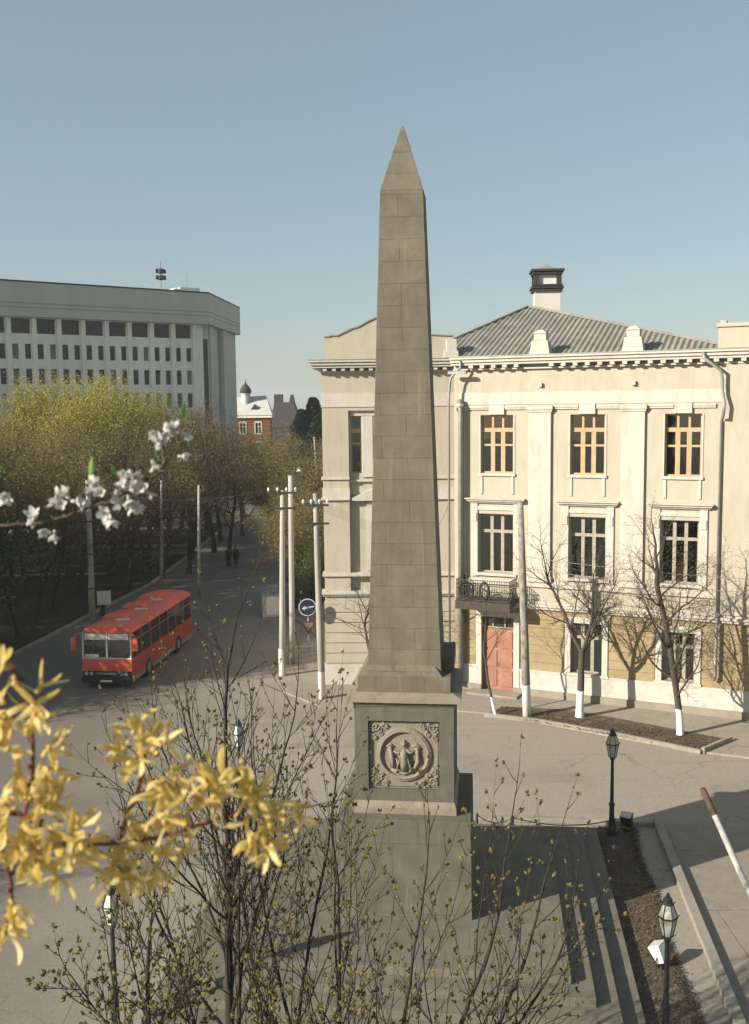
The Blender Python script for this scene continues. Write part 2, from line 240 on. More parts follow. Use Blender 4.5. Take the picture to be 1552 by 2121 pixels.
# ------------------------------------------------------------------ object helpers
class MB:
    def __init__(s): s.v = []; s.f = []
    def add(s, vs_, fs):
        o = len(s.v); s.v += [tuple(p) for p in vs_]; s.f += [tuple(i + o for i in q) for q in fs]; return s
    def box(s, x0, x1, y0, y1, z0, z1, m=None):
        p = [Vector((x, y, z)) for z in (z0, z1) for x, y in ((x0, y0), (x1, y0), (x1, y1), (x0, y1))]
        if m is not None: p = [m @ q for q in p]
        return s.add(p, [(3, 2, 1, 0), (4, 5, 6, 7), (0, 1, 5, 4), (1, 2, 6, 5), (2, 3, 7, 6), (3, 0, 4, 7)])
    def frust(s, cx, cy, z0, z1, a0, b0, a1, b1, m=None):     # half sizes a (x) and b (y) at bottom and top
        p = [Vector((cx + i * a, cy + j * b, z)) for z, a, b in ((z0, a0, b0), (z1, a1, b1)) for i, j in ((-1, -1), (1, -1), (1, 1), (-1, 1))]
        if m is not None: p = [m @ q for q in p]
        return s.add(p, [(3, 2, 1, 0), (4, 5, 6, 7), (0, 1, 5, 4), (1, 2, 6, 5), (2, 3, 7, 6), (3, 0, 4, 7)])
    def prism(s, poly, z0, z1):
        n = len(poly); p = [(x, y, z0) for x, y in poly] + [(x, y, z1) for x, y in poly]
        return s.add(p, [tuple(range(n - 1, -1, -1)), tuple(range(n, 2 * n))] + [(i, (i + 1) % n, n + (i + 1) % n, n + i) for i in range(n)])
    def extr(s, poly, y0, y1):                                   # poly in x,z drawn out along y
        n = len(poly); p = [(x, y0, z) for x, z in poly] + [(x, y1, z) for x, z in poly]
        return s.add(p, [tuple(range(n)), tuple(range(2 * n - 1, n - 1, -1))] + [(i, n + i, n + (i + 1) % n, (i + 1) % n) for i in range(n)])
    def tube(s, pts, rad, n=6, cap=True):
        pts = [Vector(p) for p in pts]; k = len(pts)
        if not hasattr(rad, '__len__'): rad = [rad] * k
        o = len(s.v); ref = None
        for i, p in enumerate(pts):
            t = (pts[min(i + 1, k - 1)] - pts[max(i - 1, 0)])
            t = t.normalized() if t.length > 1e-9 else Vector((0, 0, 1))
            if ref is None:
                ref = t.orthogonal().normalized()
            ref = (ref - t * ref.dot(t))
            ref = ref.normalized() if ref.length > 1e-6 else t.orthogonal().normalized()
            b = t.cross(ref)
            for j in range(n):
                a = 2 * math.pi * j / n
                s.v.append(tuple(p + (ref * math.cos(a) + b * math.sin(a)) * rad[i]))
        for i in range(k - 1):
            for j in range(n):
                a, b2 = o + i * n + j, o + i * n + (j + 1) % n
                s.f.append((a, b2, b2 + n, a + n))
        if cap:
            s.f.append(tuple(o + j for j in range(n - 1, -1, -1))); s.f.append(tuple(o + (k - 1) * n + j for j in range(n)))
        return s
    def lathe(s, prof, n=16, c=(0, 0)):                         # prof: (radius, z)
        o = len(s.v); k = len(prof)
        for r_, z in prof:
            for j in range(n):
                a = 2 * math.pi * j / n; s.v.append((c[0] + r_ * math.cos(a), c[1] + r_ * math.sin(a), z))
        for i in range(k - 1):
            for j in range(n):
                a, b2 = o + i * n + j, o + i * n + (j + 1) % n
                s.f.append((a, b2, b2 + n, a + n))
        s.f.append(tuple(o + j for j in range(n - 1, -1, -1))); s.f.append(tuple(o + (k - 1) * n + j for j in range(n)))
        return s
    def octa(s, p, d, ln, wd):
        d = Vector(d).normalized(); a = d.orthogonal().normalized() * wd; b = d.cross(a.normalized()) * wd; p = Vector(p); m = p + d * ln * 0.45
        return s.add([p, m + a, m + b, m - a, m - b, p + d * ln], [(0, 2, 1), (0, 3, 2), (0, 4, 3), (0, 1, 4), (5, 1, 2), (5, 2, 3), (5, 3, 4), (5, 4, 1)])
    def leaf(s, p, d, nrm, ln, wd):
        d = Vector(d).normalized(); sd_ = d.cross(nrm); sd_ = sd_.normalized() * wd * 0.5 if sd_.length > 1e-6 else Vector((wd * .5, 0, 0)); p = Vector(p)
        return s.add([p, p + d * ln * .5 + sd_, p + d * ln, p + d * ln * .5 - sd_], [(0, 1, 2, 3)])
    def wall(s, u0, u1, z0, z1, y0, y1, holes):
        zs = sorted({z0, z1, *[h[2] for h in holes], *[h[3] for h in holes]}); zs = [z for z in zs if z0 <= z <= z1]
        for a, b in zip(zs, zs[1:]):
            hs = sorted((h[0], h[1]) for h in holes if h[2] < (a + b) / 2 < h[3]); x = u0
            for h0, h1 in hs:
                if h0 > x: s.box(x, h0, y0, y1, a, b)
                x = max(x, h1)
            if x < u1: s.box(x, u1, y0, y1, a, b)
        return s
    def build(s, name, m, parent=None, smooth=False, loc=None, bevel=0):
        me = bpy.data.meshes.new(name); me.from_pydata(s.v, [], s.f); me.update()
        if smooth: me.polygons.foreach_set('use_smooth', [True] * len(me.polygons))
        me.materials.append(M[m] if isinstance(m, str) else m)
        o = bpy.data.objects.new(name, me); C.objects.link(o); o.parent = parent
        if loc is not None: o.location = loc
        if bevel:
            b = o.modifiers.new('bevel', 'BEVEL'); b.width = bevel; b.segments = 2; b.limit_method = 'ANGLE'
        return o
def tag(o, label, cat, group=None):
    o['label'] = label; o['category'] = cat
    if group: o['group'] = group
    return o
def thing(name, label, cat, loc=(0, 0, 0), rz=0.0, group=None):
    o = bpy.data.objects.new(name, None); C.objects.link(o); o.location = loc; o.rotation_euler = (0, 0, rz); o.empty_display_size = 0.5
    return tag(o, label, cat, group)
def struct(o, kind='structure'): o['kind'] = kind; return o
def dup(o, label=None, parent=None, kids={}):
    c = o.copy(); C.objects.link(c)
    if parent: c.parent = parent
    for ch in [x for x in C.objects if x.parent == o]: dup(ch, None, c)
    if label: c['label'] = label
    return c
def sheet(name, m, pts, z, kind='structure'):
    mb = MB(); mb.add([(p[0], p[1], z) for p in pts], [tuple(range(len(pts)))]); o = mb.build(name, m); struct(o, kind)
    if o.data.polygons[0].normal.z < 0: o.data.flip_normals()
    return o
def solidpoly(name, m, pts, z0, z1, bevel=0.0):
    ar = sum(pts[i][0] * pts[(i + 1) % len(pts)][1] - pts[(i + 1) % len(pts)][0] * pts[i][1] for i in range(len(pts)))
    if ar < 0: pts = pts[::-1]
    mb = MB(); mb.prism([(p[0], p[1]) for p in pts], z0, z1); return struct(mb.build(name, m, bevel=bevel))
def strip(mb, pts, wd, z0, z1):                              # a kerb along a line of ground points
    for a, b in zip(pts, pts[1:]):
        a = Vector((a[0], a[1], 0)); b = Vector((b[0], b[1], 0)); d = (b - a); L = d.length; ang = math.atan2(d.y, d.x)
        mb.box(0, L, -wd / 2, wd / 2, z0, z1, Matrix.Translation(a) @ Matrix.Rotation(ang, 4, 'Z'))

# ------------------------------------------------------------------ the ground
S = 1800
sheet('ground', 'asphalt', [(-S, -200), (S, -200), (S, S), (-S, S)], 0.0)
road = [(-60, 2), (-7.2, 2), (-7.0, 20), (-7.4, 33), (-7.0, 42), (-6.2, 52), (-6.6, 62), (-8.5, 80), (-14, 110), (-24, 150), (-60, 190)]
left_edge = [G(316, 1210), G(200, 1268), G(100, 1322), G(27, 1359), (-24, 49), (-31, 46), (-60, 42)]
rd = [(-60, 2), (-7.2, 2), (-7.0, 20), (-7.4, 33), (-7.0, 42), (-6.2, 52), (-6.0, 62), (-7.0, 80), (-9.5, 110), (-13, 150), (-18, 150), (-16.5, 110)] + [(p[0], p[1]) for p in left_edge]
sheet('road', 'asphalt', rd, 0.004)
# park beyond the left kerb
pk = [(p[0], p[1]) for p in left_edge] + [(-250, 42), (-250, 420), (-40, 420), (-30, 300), (-18.5, 150), (-16.8, 110)]
sheet('park_lawn', 'lawn', pk, 0.008)
kb = MB(); strip(kb, [(-16.8, 110), (-17.0, 90)] + [tuple(p[:2]) for p in left_edge], 0.34, 0.0, 0.14)
struct(kb.build('road_kerb', 'kerbstone'))
sheet('park_path', 'path', [(-45, 79.3), (-22, 80.2), (-22, 81.2), (-45, 80.4)], 0.014)
sheet('park_path', 'path', [(-45, 70.0), (-26, 70.6), (-26, 71.1), (-45, 70.6)], 0.014)
sheet('park_path', 'path', [(-60, 108), (-18.5, 110), (-18.5, 112.5), (-60, 111)], 0.014)
sheet('park_path', 'path', [(-60, 94), (-17.5, 96), (-17.5, 98.2), (-60, 96.5)], 0.014)
sheet('park_path', 'path', [(-70, 128), (-17.5, 131), (-17.5, 140), (-70, 134)], 0.014)
sheet('side_lawn', 'lawn', [(-3.0, 60), (-5.5, 66), (-6.5, 82), (-8.5, 112), (-12, 150), (20, 160), (20, 60)], 0.008)
kb = MB(); strip(kb, [(-3.0, 56), (-5.6, 64), (-6.8, 82), (-9.2, 112), (-12.4, 150)], 0.3, 0.0, 0.13); struct(kb.build('side_kerb', 'kerbstone'))
# pavement in front of the corner building and by the poles
solidpoly('pavement', 'asphalt', [(-5.2, 58.5), (-5.3, 50.5), (-4.6, 46.2), (-2.6, 43.6), (1.5, 43.4), (5.0, 42.2), (12.3, 37.2), (20, 34), (40, 30), (40, 70), (-3, 70)], 0.0, 0.07)
# soil strip under the street trees with its kerb
soil = [G(1012, 1484), G(1120, 1497), G(1300, 1528), G(1450, 1559), G(1508, 1536), G(1330, 1502), G(1180, 1474), G(1040, 1468)]
solidpoly('tree_bed', 'soil', [(p.x, p.y) for p in soil], 0.0, 0.10)
kb = MB(); strip(kb, [tuple(G(1004, 1484)[:2]), tuple(G(1120, 1498)[:2]), tuple(G(1300, 1530)[:2]), tuple(G(1452, 1562)[:2])], 0.14, 0.0, 0.17)
kb.box(-.07, .07, 0, 2.0, 0, .24, Matrix.Translation((12.52, 37.05, 0)) @ Matrix.Rotation(R(-50), 4, 'Z'))
struct(kb.build('tree_bed_kerb', 'kerbstone'))
# monument precinct: frame turned with the monument
MA = R(-6.5); MO = Vector((0.805, 25.24, 0)); MM = Matrix.Translation(MO) @ Matrix.Rotation(MA, 4, 'Z')
def mw(u, v): p = MM @ Vector((u, v, 0)); return (p.x, p.y)
sheet('side_paving', 'paving', [mw(7.6, -14), mw(16, -14), mw(18, 6), mw(7.4, 6.4)], 0.006)
sheet('garden_bed', 'soil', [mw(5.46, -12), mw(6.60, -12), mw(6.50, -6), mw(6.65, -2), mw(6.55, 2), mw(6.6, 5.9), mw(5.46, 5.9)], 0.012)
kb = MB(); kb.box(7.35, 7.62, -14, 6.35, 0, 0.17, MM); kb.box(-1.0, 7.33, 6.1, 6.35, 0, 0.15, MM)
kb.box(5.9, 6.05, -12, -5.2, 0, .05, MM)
struct(kb.build('garden_kerb', 'kerbstone', bevel=0.015))
rnd = random.Random(3)
lf = MB()
for _ in range(8200):
    u, v = rnd.uniform(5.5, 6.65), rnd.uniform(-9, 6)
    if rnd.random() < 0.45: u = 6.60 + rnd.gauss(0, 0.07) + 0.06 * math.sin(v * 1.3)
    if abs(u) > 7.3: continue
    x, y = mw(u, v); a = rnd.uniform(0, 6.28); t = rnd.uniform(-.7, .7)
    lf.leaf((x, y, 0.015 + rnd.random() * .03), (math.cos(a), math.sin(a), t), Vector((t, .2, 1)), rnd.uniform(.04, .10), rnd.uniform(.03, .06))
struct(lf.build('fallen_leaves', L_DRY), 'stuff')
lf = MB()
for _ in range(2600):
    k = rnd.random(); a, b = G(1012, 1484), G(1450, 1559); c, d = G(1040, 1468), G(1508, 1536)
    p = a.lerp(b, k).lerp(c.lerp(d, k), rnd.random()); q = rnd.uniform(0, 6.28)
    lf.leaf((p.x, p.y, .105 + rnd.random() * .03), (math.cos(q), math.sin(q), rnd.uniform(-.4, .6)), Vector((.2, .2, 1)), rnd.uniform(.05, .12), .06)
struct(lf.build('tree_bed_litter', L_DRY), 'stuff')

# ------------------------------------------------------------------ the obelisk
ob = thing('obelisk_monument', 'tall tapering grey stone obelisk on a square pedestal with a carved medallion', 'monument', MO, MA)
for i, (h, zt) in enumerate(((5.46, .2), (4.94, .4), (4.42, .6), (3.92, .8))):
    s_ = MB(); s_.box(-h, h, -h, h, zt - .2, zt); s_.build('step', 'granite_step', ob, bevel=0.012)
p = MB(); p.frust(0, 0, .8, 3.30, 1.69, 1.69, 1.66, 1.66); p.build('plinth', 'granite_big', ob, bevel=0.01)
p = MB(); p.box(-1.30, 1.30, -1.30, 1.30, 3.30, 3.46); p.frust(0, 0, 3.46, 3.62, 1.30, 1.30, 1.25, 1.25); p.build('base_moulding', 'mould', ob, bevel=0.008)
DR = .13
p = MB(); p.wall(-1.24, 1.24, 3.62, 6.06, -1.24, -1.24 + DR, [(-.90, .88, 3.92, 5.68)]); p.box(-1.24, 1.24, -1.24 + DR, 1.24, 3.62, 6.06)
p.build('pedestal', 'granite_big', ob)
p = MB(); p.box(-1.27, 1.27, -1.27, 1.27, 6.06, 6.12); p.box(-1.25, 1.25, -1.25, 1.25, 6.12, 6.19); p.box(-1.42, 1.42, -1.42, 1.42, 6.19, 6.33)
p.frust(0, 0, 6.33, 6.40, 1.42, 1.42, 1.22, 1.22)
p.build('cornice', 'mould', ob, bevel=0.006)
p = MB(); p.box(-1.16, 1.16, -1.16, 1.16, 6.40, 6.78); p.frust(-.10, 0, 6.78, 7.02, 1.06, 1.14, .86, .915); p.box(.80, 1.22, -.5, 1.0, 6.781, 7.16); p.build('base_block', 'granite', ob, bevel=0.01)
# carve: shaft standing in front of the weathering
p = MB(); p.frust(0, 0, 6.80, 18.66, .925, .925, .525, .525); p.build('shaft', 'granite', ob, bevel=0.012)
p = MB(); p.frust(0, 0, 18.66, 20.28, .525, .525, .03, .03); p.build('pyramidion', 'granite', ob, bevel=0.008)
# relief panel with a medallion: a seated figure between two columns of arms
rx, rz_, ry = -.01, 4.80, -1.24 + DR
p = MB(); p.box(-.898, .878, ry - .03, ry, 3.925, 5.675)
rn = random.Random(5)
def bead(mb, x, z, r_, y=None, hgt=.05):
    mb.add([(x + r_ * math.cos(a), ry - .03, z + r_ * math.sin(a)) for a in [i * math.pi / 4 for i in range(8)]] +
           [(x + .5 * r_ * math.cos(a), ry - .03 - hgt, z + .5 * r_ * math.sin(a)) for a in [i * math.pi / 4 for i in range(8)]],
           [tuple(range(8, 16))] + [(i, 8 + i, 8 + (i + 1) % 8, (i + 1) % 8)[::-1] for i in range(8)])
for x0, z0, sx, sz in ((-.9, 3.93, 1, 1), (.88, 3.93, -1, 1), (-.9, 5.67, 1, -1), (.88, 5.67, -1, -1)):
    for (cx_, cz_, q) in ((.17, .17, .11), (.42, .13, .08), (.13, .42, .08), (.30, .33, .07)):
        ctr = (x0 + sx * cx_, z0 + sz * cz_)
        pts = [(ctr[0] + q * (1 - t / 14) * math.cos(t * .75 * sx), ry - .045, ctr[1] + q * (1 - t / 14) * math.sin(t * .75 * sz)) for t in range(13)]
        p.tube(pts, .028, 5)
    for _ in range(26):
        a, b = rn.uniform(.04, .62), rn.uniform(.04, .62)
        X, Z = x0 + sx * a, z0 + sz * b
        if math.hypot(X - rx, Z - rz_) > .80: bead(p, X, Z, rn.uniform(.025, .06))
for k in range(36):
    t = -.82 + 1.64 * k / 35
    for X, Z in ((t, 5.62), (t, 3.98), (-.845, rz_ + t), (.825, rz_ + t)): bead(p, X, Z, .022, hgt=.025)
pnl = p.build('relief_panel', 'relief', ob)
p = MB(); n = 48
prof = [(.70, 0), (.69, -.035), (.67, -.06), (.655, -.045), (.635, -.075), (.60, -.085), (.575, -.06), (.56, -.0)]
vs2 = []; fs2 = []
for k, (r_, y_) in enumerate(prof):
    for j in range(n): a = 2 * math.pi * j / n; vs2.append((rx + r_ * math.cos(a), ry - .03 + y_, rz_ + r_ * math.sin(a)))
for k in range(len(prof) - 1):
    for j in range(n): fs2.append((k * n + j, k * n + (j + 1) % n, (k + 1) * n + (j + 1) % n, (k + 1) * n + j))
p.add(vs2, fs2); rg = p.build('medallion_ring', 'relief', pnl, smooth=True)
p = MB()
def rt(pts, rads): p.tube([(rx + x * .95, ry - .035 - d * .7, rz_ + z * .95) for x, z, d in pts], [q * .78 for q in rads], 7)
rt([(0.0, -.42, .02), (0, -.2, .05), (0, .05, .05), (0, .17, .03)], [.12, .15, .13, .07])        # body and robe
rt([(0.0, .22, .05), (0, .30, .05), (0, .37, .03)], [.05, .075, .04])                              # head
rt([(0.02, .14, .04), (.17, .05, .05), (.30, .11, .03)], [.06, .05, .04])
rt([(-.02, .14, .04), (-.17, .03, .05), (-.28, .10, .03)], [.06, .05, .04])
rt([(-.38, .22, .0), (-.33, .0, .05), (-.30, -.2, .05), (-.29, -.36, .0)], [.06, .075, .06, .05])
rt([(.33, .20, .0), (.36, .0, .05), (.38, -.16, .05), (.30, -.33, .03), (.14, -.44, .02)], [.07, .065, .07, .07, .06])
rt([(-.46, .20, .01), (-.36, .28, .02), (-.26, .19, .01)], [.04, .05, .03]); rt([(.22, .22, .01), (.34, .27, .02), (.44, .17, .01)], [.03, .05, .04])
rt([(-.12, -.40, .03), (-.20, -.1, .04)], [.05, .03]); rt([(.1, -.38, .05), (.16, -.12, .05)], [.06, .04])
rt([(-.35, -.42, 0), (0, -.52, .02), (.33, -.42, 0)], [.04, .06, .04])
for x_, z_ in ((-.08, -.1), (-.03, -.16), (.03, -.14), (.08, -.1), (-.11, -.22), (.11, -.22)): p.tube([(rx + x_, ry - .10, rz_ + z_ + .12), (rx + x_ * 1.5, ry - .14, rz_ + z_ - .08), (rx + x_ * 1.7, ry - .08, rz_ + z_ - .26)], .018, 5)
for k in range(9):
    for s2 in (-1, 1): p.tube([(rx + s2 * (.27 + .008 * k), ry - .09, rz_ + .12 - .055 * k), (rx + s2 * (.40 - .004 * k), ry - .08, rz_ + .17 - .06 * k)], .013, 4)
for k in range(5): p.tube([(rx + .055 * math.cos(k * 1.25), ry - .08, rz_ + .29 + .055 * math.sin(k * 1.25)), (rx + .085 * math.cos(k * 1.25 + .3), ry - .05, rz_ + .30 + .085 * math.sin(k * 1.25 + .3))], .014, 4)
p.build('medallion_figure', 'relief', pnl, smooth=True)

# ------------------------------------------------------------------ corner building
bld = thing('corner_building', 'three storey cream plaster building with white pilasters, heavy cornice and grey corrugated roof', 'building', (4.015, 46.218, 0), R(-24.4))
WR = 13.6                                                     # right end of the wing, beyond the frame
# wing -----------------------------------------------------
UP = [(1.0, 2.55, 10.33, 12.98), (5.15, 6.68, 10.33, 12.98), (9.2, 10.71, 10.33, 12.98)]
LO = [(.90, 2.54, 5.70, 8.45), (5.15, 6.75, 5.70, 8.45), (9.12, 10.67, 5.70, 8.45)]
GF = [(5.25, 6.66, 1.35, 3.65), (9.25, 10.62, 1.40, 3.58)]
DOOR = (1.05, 2.60, 0.10, 3.64)
p = MB(); p.wall(-.3, 20, 4.45, 15.1, 0, .45, UP + LO); p.build('upper_wall', 'cream', bld)
p = MB(); p.wall(-.3, 20, 0, 4.45, 0, .45, GF + [DOOR]); p.build('lower_wall', 'ochre', bld)
# rusticated courses on the ground floor
p = MB(); z = 1.28; k = 0
while z < 4.1:
    hs = [(GF[0][0] - .3, GF[0][1] + .3, 1.2, 3.9), (GF[1][0] - .3, GF[1][1] + .3, 1.2, 3.85), (DOOR[0] - .32, DOOR[1] + .32, 0, 3.95)]
    x = .3
    p.wall(x, WR, z, min(z + .36, 4.2), -.035, -.002, [(h[0], h[1], z, z + .4) for h in hs if h[3] > z + .1]); z += .40; k += 1
p.build('rusticated_course', 'ochre', bld, bevel=.008)
p = MB(); p.wall(-.1, WR, .38, 1.25, -.07, -.003, [(DOOR[0], DOOR[1], .38, 1.25)]); p.wall(-.1, WR, 1.20, 1.30, -.09, -.071, [(DOOR[0], DOOR[1], 1.2, 1.3)])
p.build('white_plinth', 'plinth', bld, bevel=.01)
p = MB(); p.wall(-.1, WR, 0, .379, -.13, -.003, [(DOOR[0], DOOR[1], 0, .379)]); p.build('socle', 'socle', bld, bevel=.01)
p = MB()
p.box(-.1, WR, -.22, -.001, 4.28, 4.40); p.box(-.1, WR, -.15, -.001, 4.16, 4.28); p.box(-.1, WR, -.09, -.001, 4.40, 4.50)     # belt above the ground floor
p.box(-.1, WR, -.12, -.001, 5.18, 5.34); p.box(-.1, WR, -.07, -.001, 5.34, 5.42)
p.build('belt_course', 'white', bld, bevel=.01)
p = MB()
for a, b in ((3.28, 4.30), (7.40, 8.38), (-.05, .26)): p.box(a, b, -.13, -.001, 5.42, 13.10); p.box(a - .05, b + .05, -.17, -.001, 13.10, 13.20); p.box(a - .09, b + .09, -.21, -.001, 13.20, 13.38); p.box(a - .06, b + .06, -.16, -.001, 5.42, 5.66)
p.build('pilaster', 'white', bld, bevel=.01)
p = MB()
for a, b in ((.26, 1.42), (2.14, 3.26), (4.42, 5.50), (6.30, 7.28), (8.50, 9.55), (10.35, 11.25)): p.box(a, b, -.10, -.001, 13.30, 13.40); p.box(a, b, -.07, -.001, 13.22, 13.30)
for c_ in (1.78, 5.9, 9.95):
    p.box(c_ - .36, c_ + .36, -.12, -.001, 13.0, 13.44)
p.build('string_moulding', 'white', bld, bevel=.008)
p = MB(); p.box(-.1, WR, -.03, -.002, 13.45, 14.0); p.build('frieze', 'white', bld)
# cornice
def cornice(mb, a, b, fr=0.0, end0=0.0, end1=0.0):
    mb.box(a - end0 * .15, b + end1 * .15, fr - .15, fr + .3, 15.02, 15.10)
    mb.box(a - end0 * .42, b + end1 * .42, fr - .42, fr + .3, 15.24, 15.36); mb.box(a - end0 * .50, b + end1 * .50, fr - .50, fr + .3, 15.36, 15.50); mb.box(a - end0 * .58, b + end1 * .58, fr - .58, fr + .5, 15.50, 15.60)
p = MB(); cornice(p, -.3, 20); p.box(-.3, 20, 0, .45, 15.1, 15.24)
p.build('cornice', 'white', bld, bevel=.012)
p = MB(); u = .55
while u < WR:
    if not 2.75 < u < 3.75: p.box(u, u + .20, -.40, -.001, 15.105, 15.238)
    u += .53
p.build('dentil', 'white', bld)
p = MB(); p.box(-.3, 20, -.60, .55, 15.601, 15.64); p.build('eaves_flashing', 'tin', bld)
# window kit
def window(kit, o_, win, v=.16, wood='orange_wood', kind='upper', curtain=None):
    a, b, z0, z1 = win; W = b - a
    f_ = MB(); t = .07
    def bar(x0, x1, q0, q1, d=.06): f_.box(x0, x1, v, v + d, q0, q1)
    bar(a, a + t, z0, z1); bar(b - t, b, z0, z1); bar(a + t, b - t, z0, z0 + t); bar(a + t, b - t, z1 - t, z1)
    m1, m2 = a + W * .345, a + W * .655
    zt = z0 + (z1 - z0) * .745
    if kind == 'narrow': bar(a + t, b - t, zt - .12, zt + .10); bar(a + t, b - t, z0 + (z1 - z0) * .50, z0 + (z1 - z0) * .50 + .09)
    elif kind == 'upper':
        bar(a + t, b - t, zt - .09, zt + .09, .07)
        for m_ in (m1, m2): bar(m_ - .10, m_ + .10, z0 + t, zt - .09, .075); bar(m_ - .05, m_ + .05, zt + .09, z1 - t)
        zz = z0 + (z1 - z0) * .485
        for x0, x1 in ((a + t, m1 - .10), (m1 + .10, m2 - .10), (m2 + .10, b - t)): bar(x0, x1, zz - .045, zz + .045)
    else:
        zt = z0 + (z1 - z0) * .70
        bar(a + t, b - t, zt - .07, zt + .07, .07)
        for m_ in (m1, m2): bar(m_ - .075, m_ + .075, z0 + t, zt - .07, .075); bar(m_ - .075, m_ + .075, zt + .07, z1 - t)
    fo = f_.build('window', wood, o_)
    g = MB(); g.box(a + .01, b - .01, v + .03, v + .035, z0 + .01, z1 - .01); g.build('glass', 'glass', fo)
    rm = MB(); y1 = v + 1.3; q = .45
    rm.add([(a - q, .452, z0 - q), (b + q, .452, z0 - q), (b + q, .452, z1 + q), (a - q, .452, z1 + q), (a - q, y1, z0 - q), (b + q, y1, z0 - q), (b + q, y1, z1 + q), (a - q, y1, z1 + q)],
           [(4, 5, 6, 7), (0, 4, 7, 3), (1, 2, 6, 5), (3, 7, 6, 2), (0, 1, 5, 4)]); rm.build('interior', 'room', fo)
    if curtain:
        for x0, x1, zz0, zz1, cm in curtain:
            c_ = MB(); k = int((x1 - x0) / .03) + 2
            pts = [(x0 + (x1 - x0) * i / k, v + .10 + .02 * math.sin(i * 1.9)) for i in range(k + 1)]
            c_.add([(x, y, zz0) for x, y in pts] + [(x, y, zz1) for x, y in pts], [(i, i + 1, k + 2 + i, k + 1 + i) for i in range(k)]); c_.build('curtain', cm, fo)
    return fo
W1 = window(0, bld, UP[0]); W2 = window(0, bld, UP[1])
W3 = window(0, bld, UP[2], curtain=[(9.75, 10.68, 10.35, 11.95, 'curtain'), (9.25, 10.7, 12.3, 12.95, 'green_curtain')])
window(0, bld, LO[0], .24, 'white_wood', 'lower', [(.95, 1.3, 5.75, 8.4, 'green_curtain')]); window(0, bld, LO[1], .24, 'white_wood', 'lower', [(5.2, 5.5, 5.75, 7.6, 'green_curtain')]); window(0, bld, LO[2], .24, 'white_wood', 'lower')
window(0, bld, GF[0], .24, 'white_wood', 'lower', [(6.0, 6.65, 1.4, 3.0, 'green_curtain')]); window(0, bld, GF[1], .24, 'white_wood', 'lower')
p = MB()
for a, b, z0, z1 in UP:
    p.box(a - .10, b + .10, -.09, .20, z0 - .13, z0 - .001); p.box(a - .07, a - .001, -.03, -.001, z0, z1); p.box(b + .001, b + .07, -.03, -.001, z0, z1)
    p.box(a - .02, a + .10, -.05, -.001, z0 - .95, z0 - .131); p.box(b - .10, b + .02, -.05, -.001, z0 - .95, z0 - .131)
for a, b, z0, z1 in LO:
    for x0, x1 in ((a - .36, a - .04), (b + .04, b + .36)): p.box(x0, x1, -.07, -.001, z0 - .2, 8.95); p.box(x0 + .04, x1 - .04, -.11, -.071, 8.1, 8.5)
    p.box(a - .36, b + .36, -.05, -.001, 8.62, 8.80); p.box(a - .45, b + .45, -.12, -.001, 8.951, 9.03); p.box(a - .54, b + .54, -.22, -.001, 9.03, 9.12); p.box(a - .60, b + .60, -.30, -.001, 9.12, 9.18)
    p.box(a - .2, b + .2, -.14, .22, z0 - .13, z0 - .001)
for a, b, z0, z1 in GF:
    p.box(a - .26, a - .001, -.07, -.001, z0, z1 + .26); p.box(b + .001, b + .26, -.07, -.001, z0, z1 + .26); p.box(a - .001, b + .001, -.07, -.001, z1 + .001, z1 + .26); p.box(a - .3, b + .3, -.12, .2, z0 - .12, z0 - .001)
p.box(DOOR[0] - .28, DOOR[0] - .001, -.10, -.001, .38, 3.90); p.box(DOOR[1] + .001, DOOR[1] + .28, -.10, -.001, .38, 3.90); p.box(DOOR[0] - .001, DOOR[1] + .001, -.10, -.001, 3.641, 3.90)
p.build('window_surround', 'white', bld, bevel=.006)
# little iron cramps on the frieze
p = MB()
for u in (3.78, 7.86): p.box(u - .06, u + .10, -.14, -.031, 14.22, 14.40)
p.build('wall_cramp', 'white', bld)
# door
d_ = MB(); d_.box(DOOR[0], DOOR[1], .20, .26, .1, 3.02)
for x0, x1 in ((1.12, 1.78), (1.87, 2.53)):
    for q0, q1 in ((.3, 1.05), (1.2, 2.0), (2.12, 2.9)): d_.box(x0 + .06, x1 - .06, .165, .20, q0, q1)
dr = d_.build('door', 'door', bld, bevel=.008); h_ = MB(); h_.tube([(1.80, .13, 1.25), (1.80, .10, 1.35), (1.80, .13, 1.45)], .015, 6); h_.build('handle', 'iron', dr)
d_ = MB(); d_.box(DOOR[0], DOOR[1], .20, .24, 3.06, 3.12); d_.box(DOOR[0], DOOR[1], .20, .24, 3.58, 3.64); d_.box(1.50, 1.56, .2, .24, 3.12, 3.58); d_.box(2.08, 2.14, .2, .24, 3.12, 3.58); t_ = d_.build('transom', 'white_wood', bld)
d_ = MB(); d_.box(DOOR[0], DOOR[1], .245, .25, 3.1, 3.64); d_.build('glass', 'farglass', t_)
d_ = MB(); d_.box(.6, 3.0, -.9, -.14, .0, .16); d_.build('doorstep', 'kerbstone', bld, bevel=.01)
